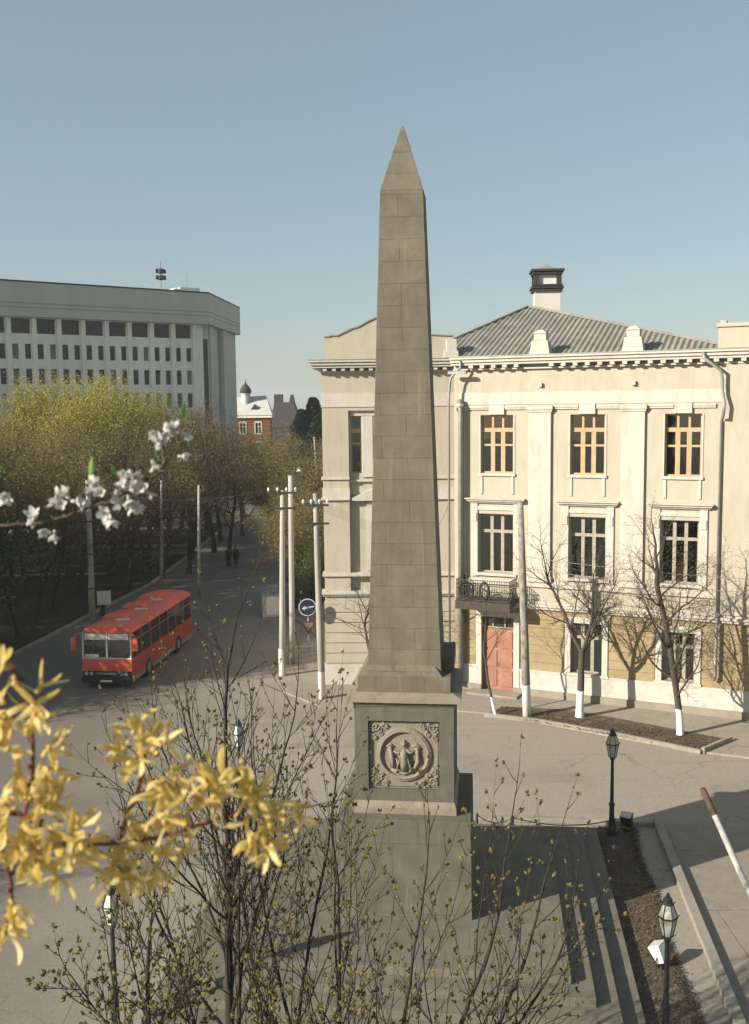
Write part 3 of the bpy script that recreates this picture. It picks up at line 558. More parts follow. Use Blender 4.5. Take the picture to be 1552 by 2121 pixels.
# iron balcony canopy above the door
b_ = MB(); b_.box(.22, 2.80, -1.35, -.23, 4.38, 4.50); b_.box(.22, 2.80, -1.35, -.001, 4.50, 4.56); b_.box(.22, 2.8, -1.38, -1.35, 4.18, 4.56)
for u in (.3, 2.68): b_.box(u, u + .06, -1.2, -.001, 4.28, 4.38)
bl = b_.build('canopy', 'dark_slab', bld)
r_ = MB()
def rail(a, b):
    a = Vector(a); b = Vector(b); L = (b - a).length
    for z in (.06, .75, .98): r_.tube([a + Vector((0, 0, z)), b + Vector((0, 0, z))], .018, 5)
    k = int(L / .11)
    for i in range(k + 1): q = a.lerp(b, i / k); r_.tube([q, q + Vector((0, 0, .98))], .015, 4)
    c = 0
    while c * .5 + .4 < L:
        q = a.lerp(b, (c * .5 + .3) / L); ax = (b - a).normalized()
        r_.tube([q + ax * (.2 * math.cos(t * .5236)) + Vector((0, 0, .40 + .2 * math.sin(t * .5236))) for t in range(13)], .016, 5); c += 1
rail((.26, -1.32, 4.56), (2.76, -1.32, 4.56)); rail((.26, -1.32, 4.56), (.26, -.15, 4.56)); rail((2.76, -1.32, 4.56), (2.76, -.15, 4.56))
r_.tube([(.75 + .34 * math.cos(t * .4488), -1.38, 5.08 + .40 * math.sin(t * .4488)) for t in range(15)], .035, 6)
r_.tube([(1.62 + .20 * math.cos(t * .4488), -1.38, 5.10 + .38 * math.sin(t * .4488)) for t in range(15)], .05, 6)
for t in range(10): r_.tube([(1.0 + .05 * t, -1.40, 4.7 + .02 * t), (.85 + .1 * t, -1.44, 5.35 + .1 * math.sin(t * 2.1))], .014, 4)
r_.build('railing', 'iron', bl)
for px in (-.05, 3.47):
    b_ = MB(); b_.tube([(px if px > 0 else .3, -.01, 3.3), (px if px > 0 else .3, -.8, 4.1), (px if px > 0 else .3, -1.3, 4.37)] if px > 0 else [(.3, -.01, 3.3), (.3, -.8, 4.1), (.3, -1.3, 4.37)], .03, 6)
    if px < 0: b_.build('bracket', 'iron', bl)
# downpipes
def pipe(pts, name='downpipe', r_=.075, m='tin'):
    q = MB(); q.tube(pts, r_, 10); 
    q.build(name, m, bld, smooth=True)
pipe([(.20, -.55, 15.45), (.20, -.5, 15.15), (-.22, -.62, 14.7), (-.28, -.62, 14.4), (-.34, -.60, 13.5), (-.34, -.60, .35)], r_=.055)
pipe([(.05, -.28, 13.7), (.12, -.30, 13.3), (.10, -.30, .3)], r_=.12)
q = MB(); q.lathe([(.10, 13.28), (.2, 13.42), (.2, 13.50), (.12, 13.5)], 10, (.10, -.30)); q.build('rainwater_head', 'white', bld)
q = MB(); q.box(-.36, .5, -.64, -.45, 14.86, 14.98); q.build('gutter_bracket', 'tin', bld)
pipe([(10.75, -.55, 15.5), (10.80, -.62, 15.25), (11.45, -.50, 14.75), (11.50, -.42, 14.4), (11.52, -.42, 13.9), (11.62, -.5, 13.4), (11.58, -.5, 12.9), (11.50, -.16, 12.7), (11.50, -.16, 4.6)], r_=.07)
pipe([(11.50, -.30, 4.62), (11.50, -.30, 1.9), (11.42, -.3, 1.7)], r_=.07, m='tin')
# right projecting bay
p = MB(); p.box(11.62, 20, -.16, -.001, 4.51, 15.0); p.build('bay_wall', 'cream', bld)
p = MB(); p.box(11.30, 20, -.25, .35, 15.645, 16.5); p.box(11.22, 20, -.32, .42, 16.5, 16.66); p.box(11.35, 11.6, -.2, .3, 16.66, 16.78); p.build('parapet', 'cream', bld, bevel=.02)
# parapet posts
for u in (3.78, 7.83):
    p = MB(); p.frust(u, .1, 15.645, 16.25, .46, .3, .36, .26); p.box(u - .28, u + .28, -.12, .32, 16.25, 16.55); p.frust(u, .1, 16.55, 16.72, .33, .27, .12, .1); p.build('parapet_post', 'white', bld, bevel=.02)
# corrugated roof: front slope rippled, the others plain
p = MB(); e0, e1, ap = -2.5, 11.9, (1.27, 7.0); RZ, RT = 15.66, 18.42; N_ = 400; rows = 6
vs2 = []; fs2 = []
for i in range(N_ + 1):
    u = e0 + (e1 - e0) * i / N_; t = (u - e0) / (ap[0] - e0) if u < ap[0] else (e1 - u) / (e1 - ap[0]); t = max(t, 0)
    rip = .035 * math.sin(u * 2 * math.pi / .26)
    for k in range(rows + 1):
        tt = t * k / rows; lap = .025 * ((k * t / .34) % 1.0)
        vs2.append((u, .25 + (ap[1] - .25) * tt - rip * .36, RZ + (RT - RZ) * tt + rip * .93))
for i in range(N_):
    for k in range(rows): a = i * (rows + 1) + k; fs2.append((a, a + rows + 1, a + rows + 2, a + 1))
p.add(vs2, fs2)
p.add([(e0, .25, RZ - .05), (e1, .25, RZ - .05), (e1, 13.8, RZ - .05), (e0, 13.8, RZ - .05), (ap[0], ap[1], RT)], [(1, 2, 4), (2, 3, 4), (3, 0, 4)])
for a, b in (((e0, .25, RZ), (*ap, RT)), ((e1, .25, RZ), (*ap, RT))): p.tube([Vector(a) + Vector((0, 0, .05)), Vector(b) + Vector((0, 0, .05))], .07, 6)
p.build('roof', 'roof_sheet', bld)
# body behind so that the roof and windows stand on something
p = MB(); p.box(-.3, 20, 2.4, 14, 0, 15.6); p.box(-.3, 20, .451, 2.39, 15.2, 15.59); p.build('rear_body', 'cream', bld)
# chimney
inv = (Matrix.Translation((4.015, 46.218, 0)) @ Matrix.Rotation(R(-24.4), 4, 'Z')).inverted()
c0 = inv @ At(1132, 640, 55.0)
p = MB(); cx_, cy_ = c0.x, c0.y; mt = Matrix.Translation((cx_, cy_, 0)) @ Matrix.Rotation(R(20), 4, 'Z')
p.box(-.68, .68, -.6, .6, 15, 19.48, mt); ch = p.build('chimney', 'concrete', bld)
p = MB()
for z, w_, h in ((19.48, .80, .10), (19.62, .86, .10), (19.76, .80, .08), (20.38, .80, .10), (20.52, .88, .12)): p.box(-w_, w_, -w_ + .06, w_ - .06, z, z + h, mt)
for i in (-1, 1):
    for j in (-1, 1): p.box(i * .62 - .12, i * .62 + .12, j * .56 - .12, j * .56 + .12, 19.84, 20.38, mt)
for z in (19.58, 19.72, 20.48): p.box(-.74, .74, -.68, .68, z, z + .04, mt)
p.build('chimney_cap', 'iron', ch)
p = MB(); p.box(-.48, .48, -.5, .5, 19.85, 20.36, mt); p.build('chimney_flue', 'enamel', ch)
p = MB(); p.frust(0, 0, 20.64, 20.92, .62, .5, .05, .05, mt); p.build('chimney_roof', 'mould', ch)

# corner block: its own frame, turned back, part of the same building
def bframe(name, mb, m, par=bld, bev=0.0):
    mb.v = [tuple(BT @ Vector(q)) for q in mb.v]; return mb.build(name, m, par, bevel=bev)
BT = inv @ (Matrix.Translation((3.875, 47.0, 0)) @ Matrix.Rotation(R(-1.0), 4, 'Z'))
HB = [(-4.98, -4.46, 10.28, 12.99), (-3.85, -2.45, 10.28, 12.99), (-1.84, -1.32, 10.28, 12.99)]
HL = [(-3.9, -2.4, 5.7, 8.5)]
p = MB(); p.wall(-5.06, -1.22, 4.6, 13.25, .26, .6, HB + HL); bframe('upper_wall', p, 'cream')
p = MB(); p.box(-6.30, -5.06, 0.0, .6, 4.6, 15.1); p.box(-1.22, -.02, 0.0, .6, 4.6, 15.1); p.box(-5.06, -1.22, .0, .6, 13.25, 15.1); bframe('corner_pier', p, 'cream')
p = MB(); p.box(-6.30, -6.0, .6, 14, 0, 15.1); bframe('side_wall', p, 'cream')
p = MB(); p.box(-6.0, -.05, 2.0, 12, 0, 15.6); bframe('rear_body', p, 'cream')
for bx in ((-6.34, .0, -.04, .62, 13.42, 14.05), (-6.34, -5.04, -.04, .62, 9.121, 9.6), (-1.24, .0, -.04, .62, 9.121, 9.6)): p = MB(); p.box(*bx); bframe('frieze', p, 'white')
for bx in ((-6.38, -5.03, -.09, .62, 10.0, 10.12), (-1.25, .02, -.09, .62, 10.0, 10.12), (-6.42, -5.03, -.12, .62, 9.02, 9.12), (-1.25, .03, -.12, .62, 9.02, 9.12), (-5.05, -1.23, .12, .62, 9.88, 9.97), (-6.40, .02, -.12, .62, 5.36, 5.52)):
    p = MB(); p.box(*bx); bframe('belt_course', p, 'white', bev=.01)
p = MB(); p.box(-6.46, .03, -.2, .62, 4.50, 4.64); p.box(-6.40, .02, -.12, .62, 4.40, 4.50); bframe('belt_course', p, 'white', bev=.01)
p = MB()
for a, b, z0, z1 in HB:
    p.box(a - .06, a - .001, .2, .259, z0, z1); p.box(b + .001, b + .06, .2, .259, z0, z1)
p.box(-4.42, -3.92, .17, .259, 10.1, 13.0); p.box(-2.38, -1.88, .17, .259, 10.1, 13.0); p.box(-5.0, -1.3, .15, .259, 13.0, 13.24)
p.box(-4.25, -3.95, .17, .259, 5.6, 8.9); p.box(-2.35, -2.05, .17, .259, 5.6, 8.9)
bframe('window_surround', p, 'white', bev=.006)
p = MB(); p.box(-4.95, -1.35, -.05, .255, 8.98, 9.10); p.extr([(-4.95, 9.101), (-1.35, 9.101), (-3.15, 9.95)], -.02, .255); bframe('pediment', p, 'white', bev=.01)
class _O: pass
def bwindow(win, wood, kind):
    n0 = len(C.objects); before = set(C.objects); fo = window(0, None, win, .42, wood, kind)
    for o in [o for o in C.objects if o not in before]:
        for v in o.data.vertices: v.co = BT @ v.co
    fo.parent = bld
for h in HB: bwindow(h, 'orange_wood', 'upper' if h[1] - h[0] > 1 else 'narrow')
bwindow(HL[0], 'white_wood', 'lower')
p = MB(); p.box(-6.30, -.02, .0, .6, 0, 4.40); bframe('lower_wall', p, 'cream')
p = MB(); z = 1.12
while z < 4.0: p.box(-6.36, .0, -.05, -.001, z, z + .45); p.box(-6.36, -6.301, -.05, .6, z, z + .45); z += .50
z = 1.12; k = 0
bframe('rusticated_course', p, 'cream', bev=.01)
p = MB(); p.box(-6.42, .0, -.11, .6, .0, 1.02); bframe('white_plinth', p, 'plinth', bev=.015)
p = MB(); cornice(p, -6.3, -.0, 0.0, 1, .0); p.box(-6.30, -.02, .0, .6, 15.1, 15.24); p.box(-6.88, -6.3, .5, 12, 15.50, 15.60); p.box(-6.72, -6.3, .3, 12, 15.24, 15.50); bframe('cornice', p, 'white', bev=.012)
p = MB(); u = -6.2
while u < -.3: p.box(u, u + .18, -.36, -.001, 15.105, 15.238); u += .43
bframe('dentil', p, 'white')
p = MB(); p.box(-6.9, .2, -.60, .5, 15.601, 15.63); bframe('eaves_flashing', p, 'tin')
g_ = [(-6.12, 15.635), (-6.12, 16.66), (-5.85, 16.66), (-5.85, 16.70), (-5.5, 16.70), (-5.2, 16.84), (-4.85, 17.0), (-4.5, 17.1), (-4.1, 17.32), (-3.7, 17.50), (-3.15, 17.56), (-2.6, 17.50), (-2.2, 17.32), (-1.8, 17.1), (-1.5, 16.9), (-1.45, 16.70), (-.1, 16.62), (-.1, 15.635)]
p = MB(); p.extr(g_, -.28, .22); bframe('gable_parapet', p, 'cream')
p = MB(); pp = g_[1:-1]
for (a, b), (c, d) in zip(pp, pp[1:]):
    if abs(c - a) > .02: p.add([(a, -.33, b), (c, -.33, d), (c, -.33, d + .06), (a, -.33, b + .06), (a, .27, b), (c, .27, d), (c, .27, d + .06), (a, .27, b + .06)], [(0, 1, 2, 3), (7, 6, 5, 4), (3, 2, 6, 7), (0, 4, 5, 1), (0, 3, 7, 4), (1, 5, 6, 2)])
bframe('parapet_coping', p, 'mould')
p = MB(); p.box(-.45, .05, -.36, .34, 15.64, 16.5); p.box(-.55, .12, -.40, .40, 15.64, 15.95); bframe('parapet_post', p, 'white', bev=.02)

# ------------------------------------------------------------------ government building, far left
a_ = R(36.6); gv = thing('office_building', 'large grey modern office block with deep plain fascia above rows of dark windows', 'building', (-20.975, 130, 0), a_)
NB = 15; PT = 2.925
fas = [(-48, 0), (0, 0)]; c2 = (20 * math.cos(R(49.5)), 20 * math.sin(R(49.5)))
fas += [c2, (c2[0] - 8, c2[1] + 14), (-48, 26)]
p = MB(); p.prism(fas, 24.1, 25.05); p.prism([(x * .999 - .0, y + .12) for x, y in fas], 25.05, 25.2); p.prism(fas, 25.2, 25.55)
p.prism([(x * .999, y + .12) for x, y in fas], 25.55, 25.68); p.prism(fas, 25.68, 28.0); p.build('fascia', 'concrete', gv)
p = MB(); p.prism([(x, y - .05 if y < 1 else y) for x, y in fas], 28.0, 28.18); p.build('roof_edge', 'darkgroove', gv)
ins = .9; cn = (math.sin(R(49.5)) * -ins * 1.2, ins)
hs = []; big = []; nar = []
for i in range(NB):
    c_ = -2.2 - PT * i - .0
    big.append((c_ - 2.18, c_ - .0, 22.25, 24.0))
    for d in (-2.18, -.72): 
        for z0, z1 in ((19.33, 21.06), (16.38, 18.2), (13.45, 15.3)): nar.append((c_ + d, c_ + d + .72, z0, z1))
p = MB(); p.wall(-48, -.55, 0, 24.1, ins, ins + .6, big + nar); p.build('window_wall', 'conc_light', gv)
p = MB()
for i in range(NB + 1): c_ = -2.2 - PT * i; p.box(c_ + .10, c_ + .64, ins - .28, ins - .001, 0, 24.09)
p.build('pier', 'conc_light', gv)
p = MB(); p.prism([(-48, ins + .61), (-.55, ins + .61), (c2[0] - 1.4, c2[1] + .6), (c2[0] - 8, c2[1] + 12), (-48, 24)], 0, 24.08); p.build('rear_body', 'conc_light', gv)
# glazing: one window each
me_big = MB().box(0, 2.18, 0, .05, 0, 1.75); me_nar = MB().box(0, .72, 0, .05, 0, 1.85)
first = {}
cnt = 0
for k, L_ in (('b', big), ('n', nar)):
    for i, (u0_, u1_, z0, z1) in enumerate(L_):
        if k == 'n' and z0 < 14 and i // 3 > 12: continue
        key = k + ('x' if (k == 'n' and rnd.random() < .16) else '')
        if key not in first:
            q = MB(); q.box(0, u1_ - u0_, 0, .05, 0, 1.74)
            if k == 'b': q.box(u1_ - u0_ - .6, u1_ - u0_ - .56, -.03, 0, 0, 1.7); q.box(.6, .64, -.03, 0, 0, 1.7)
            o = q.build('window', 'blind' if key.endswith('x') else 'farglass', gv); first[key] = o
        else: o = first[key].copy(); C.objects.link(o)
        o.location = (u0_, ins + .33, z0 + (.01 if k == 'n' else 0)); cnt += 1
# end wing with slots
Lr = Matrix.Rotation(R(49.5), 4, 'Z'); off = Matrix.Translation((0, ins, 0))
p = MB(); p.box(1.2, 8.4, .9, 2.2, 0, 24.09, Lr); p.box(9.2, 19.0, .6, 2.2, 0, 24.09, Lr); p.box(2.2, 5.2, .45, .9, 0, 24.09, Lr); p.box(9.6, 12.6, .3, .6, 0, 24.09, Lr); p.box(-.4, .4, 1.2, 2.0, 0, 24.09); p.build('end_wall', 'concrete', gv)
p = MB(); p.box(8.4, 9.2, 1.3, 1.4, 2, 23.5, Lr); p.box(-.5, .25, ins + .25, ins + .3, 8, 22.3); p.build('slot_window', 'farglass', gv)
p = MB(); p.box(19.0, 21.0, 1.2, 4, 0, 21.6, Lr); p.build('side_block', 'concrete', gv)
p = MB(); p.box(-3.4, -.6, 1.2, 4.2, 28.2, 28.75); p.box(-4.3, -3.4, 1.1, 2.0, 28.2, 28.5); p.build('roof_hatch', 'conc_light', gv)
p = MB(); tp = (-5.4, 2.4)
p.tube([(*tp, 28.1), (*tp, 31.9)], .03, 5); p.tube([(tp[0] + 3.6, tp[1], 28.1), (tp[0] + 3.6, tp[1], 31.0)], .012, 4)
for z in (29.6, 30.4): p.lathe([(.25, z), (.42, z + .1), (.42, z + .55), (.3, z + .62)], 8, tp)
for d in (-.55, .55):
    for z in (29.8, 30.6): p.box(tp[0] + d - .12, tp[0] + d + .12, tp[1] - .1, tp[1] + .1, z - .15, z + .35)
p.build('roof_antenna', 'iron', gv)

# ------------------------------------------------------------------ far houses between the office block and the corner building
rh = thing('brick_house', 'red brick house with white window trim and pale tin roof behind the park', 'house', (-23.0, 170, 0), R(4))
wn = [(x, x + .9, z, z + 1.7) for x in (-5.2, -2.6, 0.3, 2.9) for z in (9.0, 5.6)]
p = MB(); p.wall(-7, 5.4, 0, 11.6, 0, .4, wn); p.box(-7, 5.4, .9, 9, 0, 11.6); p.build('wall', 'brick', rh)
for a, b, z0, z1 in wn:
    q = MB(); q.box(a, b, .2, .25, z0, z1); wo = q.build('window', 'farglass', rh)
    q = MB(); q.box(a - .2, a, -.06, .19, z0 - .2, z1 + .25); q.box(b, b + .2, -.06, .19, z0 - .2, z1 + .25); q.box(a, b, -.06, .19, z1, z1 + .3); q.box(a, b, -.06, .19, z0 - .25, z0); q.box((a + b) / 2 - .06, (a + b) / 2 + .06, .1, .19, z0, z1); q.box(a, b, .1, .19, z0 + 1.05, z0 + 1.17); q.build('window_frame', 'enamel', wo)
p = MB(); p.box(-7.2, 5.7, -.3, 9.2, 11.6, 12.0); p.build('cornice', 'conc_light', rh)
p = MB(); p.add([(-7.3, -.4, 12.0), (5.8, -.4, 12.0), (5.8, 9.3, 12.0), (-7.3, 9.3, 12.0), (-3, 4.4, 15.0), (4.6, 4.4, 15.4)], [(0, 1, 5, 4), (1, 2, 5), (2, 3, 4, 5), (3, 0, 4)]); rf = p.build('roof', 'pale_roof', rh)
p = MB(); p.lathe([(.75, 13.5), (.75, 15.6), (.9, 15.65), (.9, 15.8)], 12, (1.2, 3)); tr = p.build('turret', 'pale_roof', rh, smooth=False)
p = MB(); p.lathe([(.95, 15.8), (1.02, 16.2), (.75, 16.8), (.3, 17.3), (.08, 17.6), (.04, 18.2)], 12, (1.2, 3)); p.build('dome', 'slate', tr, smooth=True)
p = MB(); p.extr([(2.1, 13.0), (3.4, 13.0), (2.75, 13.9)], .9, 2.6); p.build('dormer', 'slate', rh)
dk = thing('dark_roofed_house', 'dark steep-roofed house with two end chimneys beyond the red brick house', 'house', (-17.6, 200, 0), 0)
p = MB(); p.box(-3.3, 3.1, 0, 10, 0, 9.5); p.build('wall', 'slate', dk)
p = MB(); p.add([(-3.4, -.2, 9.3), (3.2, -.2, 9.3), (3.2, 10, 9.3), (-3.4, 10, 9.3), (-2.4, 3, 14.3), (1.4, 3, 14.3), (1.4, 7, 14.3), (-2.4, 7, 14.3)], [(0, 1, 5, 4), (1, 2, 6, 5), (2, 3, 7, 6), (3, 0, 4, 7), (4, 5, 6, 7)]); rf = p.build('roof', 'slate', dk)
p = MB(); p.box(-2.5, -.8, 3, 5, 13.5, 15.9); p.build('chimney', 'slate', rf); p = MB(); p.frust(1.1, 4, 13.5, 15.8, .7, 1, .25, .8); p.build('chimney', 'slate', rf)
sh = thing('blue_roofed_shed', 'long low shed with a blue-grey sloping roof in front of the red brick house', 'shed', (-19.5, 124, 0), R(18))
p = MB(); p.box(-6, 6, 0, 6, 0, 6.5); p.build('wall', 'concrete', sh)
p = MB(); p.add([(-6.3, -.4, 6.3), (6.3, -.4, 6.3), (6.3, 6.4, 6.3), (-6.3, 6.4, 6.3), (-6.3, 4, 8.0), (6.3, 4, 8.4)], [(0, 1, 5, 4), (1, 2, 5), (2, 3, 4, 5), (3, 0, 4)]); p.build('roof', 'blue_roof', sh)

# ------------------------------------------------------------------ trees
def grow(mb, tips, p, d, ln, r_, lev, cfg, rn):
    """one branch as a tapered tube, then its side branches; tips collects (point, direction)"""
    k = max(3, int(ln / cfg['seg'])); pts = [p.copy()]; dirs = [d.copy()]; q = p.copy(); dd = d.copy(); step = ln / k
    wob = cfg['wob']; up = cfg['up'][min(lev, len(cfg['up']) - 1)]
    for i in range(k):
        dd = (dd + Vector((rn.gauss(0, wob), rn.gauss(0, wob), rn.gauss(0, wob) + up)) * (1.0 if lev else cfg.get('wob0', .6))).normalized()
        q = q + dd * step; pts.append(q.copy()); dirs.append(dd.copy())
    taper = cfg['taper'][min(lev, len(cfg['taper']) - 1)]
    rads = [r_ * (1 - (1 - taper) * (i / k)) for i in range(k + 1)]
    if lev == 0: rads[0] *= 1.2
    sides = (8, 6, 4, 3, 3, 3)[min(lev, 5)]
    mb.tube(pts, rads, sides, cap=False)
    if lev >= cfg['levels']:
        for i in range(1, k + 1): tips.append((pts[i], dirs[i], i == k))
        return
    n = cfg['n'][min(lev, len(cfg['n']) - 1)]; st = cfg['start'][min(lev, len(cfg['start']) - 1)]
    az0 = rn.uniform(0, 6.28)
    for j in range(n):
        f = st + (1 - st) * (j + rn.random() * .6) / n if n > 1 else 1
        f = min(f, .98); i = min(int(f * k), k - 1); t = f * k - i; bp = pts[i].lerp(pts[i + 1], t); bd = dirs[i + 1]
        az = az0 + j * 2.4 + rn.uniform(-.5, .5); ang = R(rn.gauss(cfg['ang'][min(lev, len(cfg['ang']) - 1)], 7))
        o = bd.orthogonal().normalized(); o = Quaternion(bd, az) @ o
        nd = (bd * math.cos(ang) + o * math.sin(ang)).normalized()
        l2 = ln * cfg['ratio'][min(lev, len(cfg['ratio']) - 1)] * (1.12 - .55 * f * cfg.get('cone', .6)) * rn.uniform(.75, 1.2)
        rr_ = max(rads[i] * cfg.get('rr', .62) * rn.uniform(.8, 1.05), cfg.get('rmin', .006))
        grow(mb, tips, bp, nd, l2, rr_, lev + 1, cfg, rn)
    if cfg.get('leader', True) or lev: grow(mb, tips, pts[-1], dirs[-1], ln * cfg['ratio'][min(lev, len(cfg['ratio']) - 1)] * .85, rads[-1] * .95, lev + 1, cfg, rn)
def leafcloud(tips, rn, per, size, spread, minz=0, dense_top=None):
    mb = MB()
    for p_, d_, end in tips:
        if p_.z < minz: continue
        k = per if rn.random() < (per % 1 or 1) or per >= 1 else 0
        for _ in range(int(per) + (1 if rn.random() < per % 1 else 0)):
            o = Vector((rn.gauss(0, 1), rn.gauss(0, 1), rn.gauss(0, 1))) * spread
            d2 = (d_ + Vector((rn.gauss(0, .7), rn.gauss(0, .7), rn.gauss(0, .7)))).normalized(); nn = Vector((rn.gauss(0, 1), rn.gauss(0, 1), rn.gauss(0, 1)))
            s_ = size * rn.uniform(.6, 1.4); mb.leaf(p_ + o, d2, nn, s_, s_ * .7)
    return mb
def make_tree(name, label, cat, cfg, seed, trunk_h, r0_, bark, leaves, per, size, spread, lean=(0, 0, 1), minz=0, group=None, d0=None):
    rn = random.Random(seed); t = thing(name, label, cat, group=group); mb = MB(); tips = []
    grow(mb, tips, Vector((0, 0, -.05)), Vector(lean).normalized(), trunk_h, r0_, 0, cfg, rn)
    mb.build('trunk', bark, t, smooth=True)
    if leaves: leafcloud(tips, rn, per, size, spread, minz).build('crown', leaves, t)
    return t, tips
PARK = dict(seg=.7, wob=.13, up=[.02, .10, .10, .06, .02], taper=[.62, .35, .3, .3], levels=4, n=[5, 5, 5, 4], start=[.55, .25, .2, .15], ang=[42, 42, 45, 45], ratio=[.85, .55, .5, .55], cone=.5, rr=.55, rmin=.012)
protoY, _ = make_tree('park_tree', '', 'tree', PARK, 11, 6.2, .20, 'bark', L_YG, 8, .105, .34, group='trees in the park')
protoO, _ = make_tree('park_tree', '', 'tree', PARK, 12, 5.6, .20, 'bark', L_OL, 3.6, .10, .32, group='trees in the park')
protoB, _ = make_tree('park_tree', '', 'tree', PARK, 13, 6.0, .22, 'bark', L_BR, 1.8, .095, .28, group='trees in the park')
protoG, _ = make_tree('park_tree', '', 'tree', dict(PARK, start=[.25, .2, .2, .15]), 14, 5.0, .20, 'bark', L_GR, 3.0, .17, .30, group='trees in the park')
protoZ, _ = make_tree('roadside_tree', '', 'tree', dict(PARK, start=[.30, .2, .2, .15]), 15, 5.0, .18, 'bark_brown', L_OL, 5, .10, .32, group='trees beside the road')
used = set(); rt_ = random.Random(21)
def place(proto, px, Y, h, label, group=None, base_h=None, rot=None):
    global used
    if proto.name in used: o = dup(proto)
    else: o = proto; used.add(proto.name)
    X = (px - CX) / F * Y; sc = h / HT[proto.name.split('.')[0] + proto.get('k', '')] if False else h / HGT[id_of(proto)]
    o.location = (X, Y, 0); o.rotation_euler = (0, 0, rt_.uniform(0, 6.28) if rot is None else rot); s2 = sc * rt_.uniform(.95, 1.1); o.scale = (s2, s2, sc)
    o['label'] = label
    if group: o['group'] = group
    return o
def height(o): return max(v.co.z for ch in C.objects if ch.parent == o and ch.name.startswith('trunk') for v in ch.data.vertices)
HGT = {p_.name: height(p_) for p_ in (protoY, protoO, protoB, protoG, protoZ)}
def id_of(p_): return p_.name
# front rank to back rank of the park, by photo column and distance
park = [
 (protoB, 22, 58, 10.5, 'slim pale-stemmed bare tree at the left edge of the park lawn'),
 (protoO, 95, 66, 11.5, 'olive budding park tree left of the tall white pole'),
 (protoO, 150, 72, 12.5, 'olive park tree behind the tall white pole by the road'),
 (protoB, 258, 74, 12, 'bare brown park tree behind the white notice board'),
 (protoB, 300, 82, 13, 'bare brown park tree above the bus, between two white poles'),
 (protoO, 40, 80, 13, 'olive park tree in the middle rank at the left edge'),
 (protoY, 115, 86, 16.0, 'bright yellow-green park tree below the office windows at left'),
 (protoY, 190, 90, 16.8, 'tallest bright yellow-green park tree in front of the office block'),
 (protoY, 262, 92, 16.4, 'yellow-green park tree at the right end of the bright crowns'),
 (protoO, 330, 88, 14.2, 'olive park tree right of the bright yellow-green crowns'),
 (protoB, 385, 80, 12.6, 'bare brown park tree behind the rear of the bus'),
 (protoB, 440, 92, 14.0, 'bare purplish-brown park tree under the office block corner'),
 (protoB, 470, 84, 12.0, 'bare dark park tree leaning over the far road'),
 (protoB, 500, 104, 12.5, 'bare dark park tree in front of the blue-roofed shed'),
 (protoB, 505, 122, 11.5, 'distant bare park tree where the road bends'),
 (protoB, 0, 96, 15.5, 'bare grey-brown park tree at the left edge under the office windows'),
 (protoO, 75, 100, 15.5, 'olive park tree in the back rank left of the yellow-green crowns'),
 (protoY, 150, 104, 17.0, 'yellow-green park tree in the back rank near the left'),
 (protoO, 235, 106, 16.0, 'olive park tree in the back rank behind the tallest yellow-green one'),
 (protoO, 305, 108, 15.5, 'olive park tree in the back rank above the bus'),
 (protoB, 370, 104, 15.0, 'bare brown park tree in the back rank left of the office corner'),
 (protoB, 425, 110, 14.2, 'bare brown park tree in the back rank under the office corner'),
 (protoB, 200, 64, 9.5, 'low bare park tree just behind the tall white pole'),
 (protoO, -70, 70, 13, 'olive park tree just outside the left of the view'),
 (protoO, -40, 90, 15, 'olive park tree half cut by the left edge of the view'),
 (protoB, 130, 78, 12.0, 'bare park tree between the pole and the yellow-green crowns'),
 (protoB, 345, 96, 13.2, 'bare park tree behind the second white pole'),
]
park += [(protoY, 55, 92, 16.2, 'yellow-green park tree near the left edge below the office windows'), (protoO, 160, 78, 13.0, 'olive park tree in front of the tallest yellow-green one'), (protoY, 330, 100, 15.4, 'pale yellow-green park tree right of the bright crowns')]
for i, (px, Y, h) in enumerate([(15, 72, 12), (60, 62, 9), (180, 84, 13), (225, 80, 12.5), (280, 98, 15), (330, 78, 11.5), (405, 96, 13), (455, 100, 13), (350, 118, 15), (110, 92, 14.5), (290, 88, 13), (395, 88, 12), (245, 94, 15), (210, 98, 16.2), (90, 94, 15.8)]):
    park.append(((protoB, protoO)[i % 3 == 2] if i < 12 else protoY, px, Y, h, 'densely twigged tree among the others in the middle of the park'))
for a in park: place(*a)
# trees out of view at the left that throw the shade over the bus
for i, (x, y, h) in enumerate([(-26, 50.5, 14), (-27.5, 48, 14), (-24.5, 42.5, 11.5), (-29, 46.5, 16), (-31, 43, 15), (-34, 48, 16), (-35, 41, 16), (-25.5, 54, 14), (-38, 45, 17), (-30, 53, 16), (-33, 38.5, 13), (-34, 57, 16), (-38, 63, 17), (-44, 55, 17), (-46, 68, 18), (-42, 74, 18), (-52, 62, 18), (-50, 80, 18), (-56, 88, 19), (-48, 94, 19)]):
    o = dup(protoG) if 'g' in used else protoG; used.add('g'); sc = h / HGT[protoG.name]; o.location = (x, y, 0); o.rotation_euler = (0, 0, i * 1.7); o.scale = (sc * 1.1, sc * 1.1, sc)
    o['label'] = 'leafy green tree standing outside the left of the view, shading the road'; o['group'] = 'trees shading the road from the left'
for x, y, h, l_ in ((-21, 21.5, 9, 'bare tree outside the left of the view, throwing streaks of shade on the near square'), (-25.5, 37, 9.5, 'bare tree outside the left of the view, throwing streaks of shade before the bus')):
    o = dup(protoB, l_); s_ = h / HGT[protoB.name]; o.location = (x, y, 0); o.scale = (s_, s_, s_); o['group'] = 'bare trees outside the left of the view'
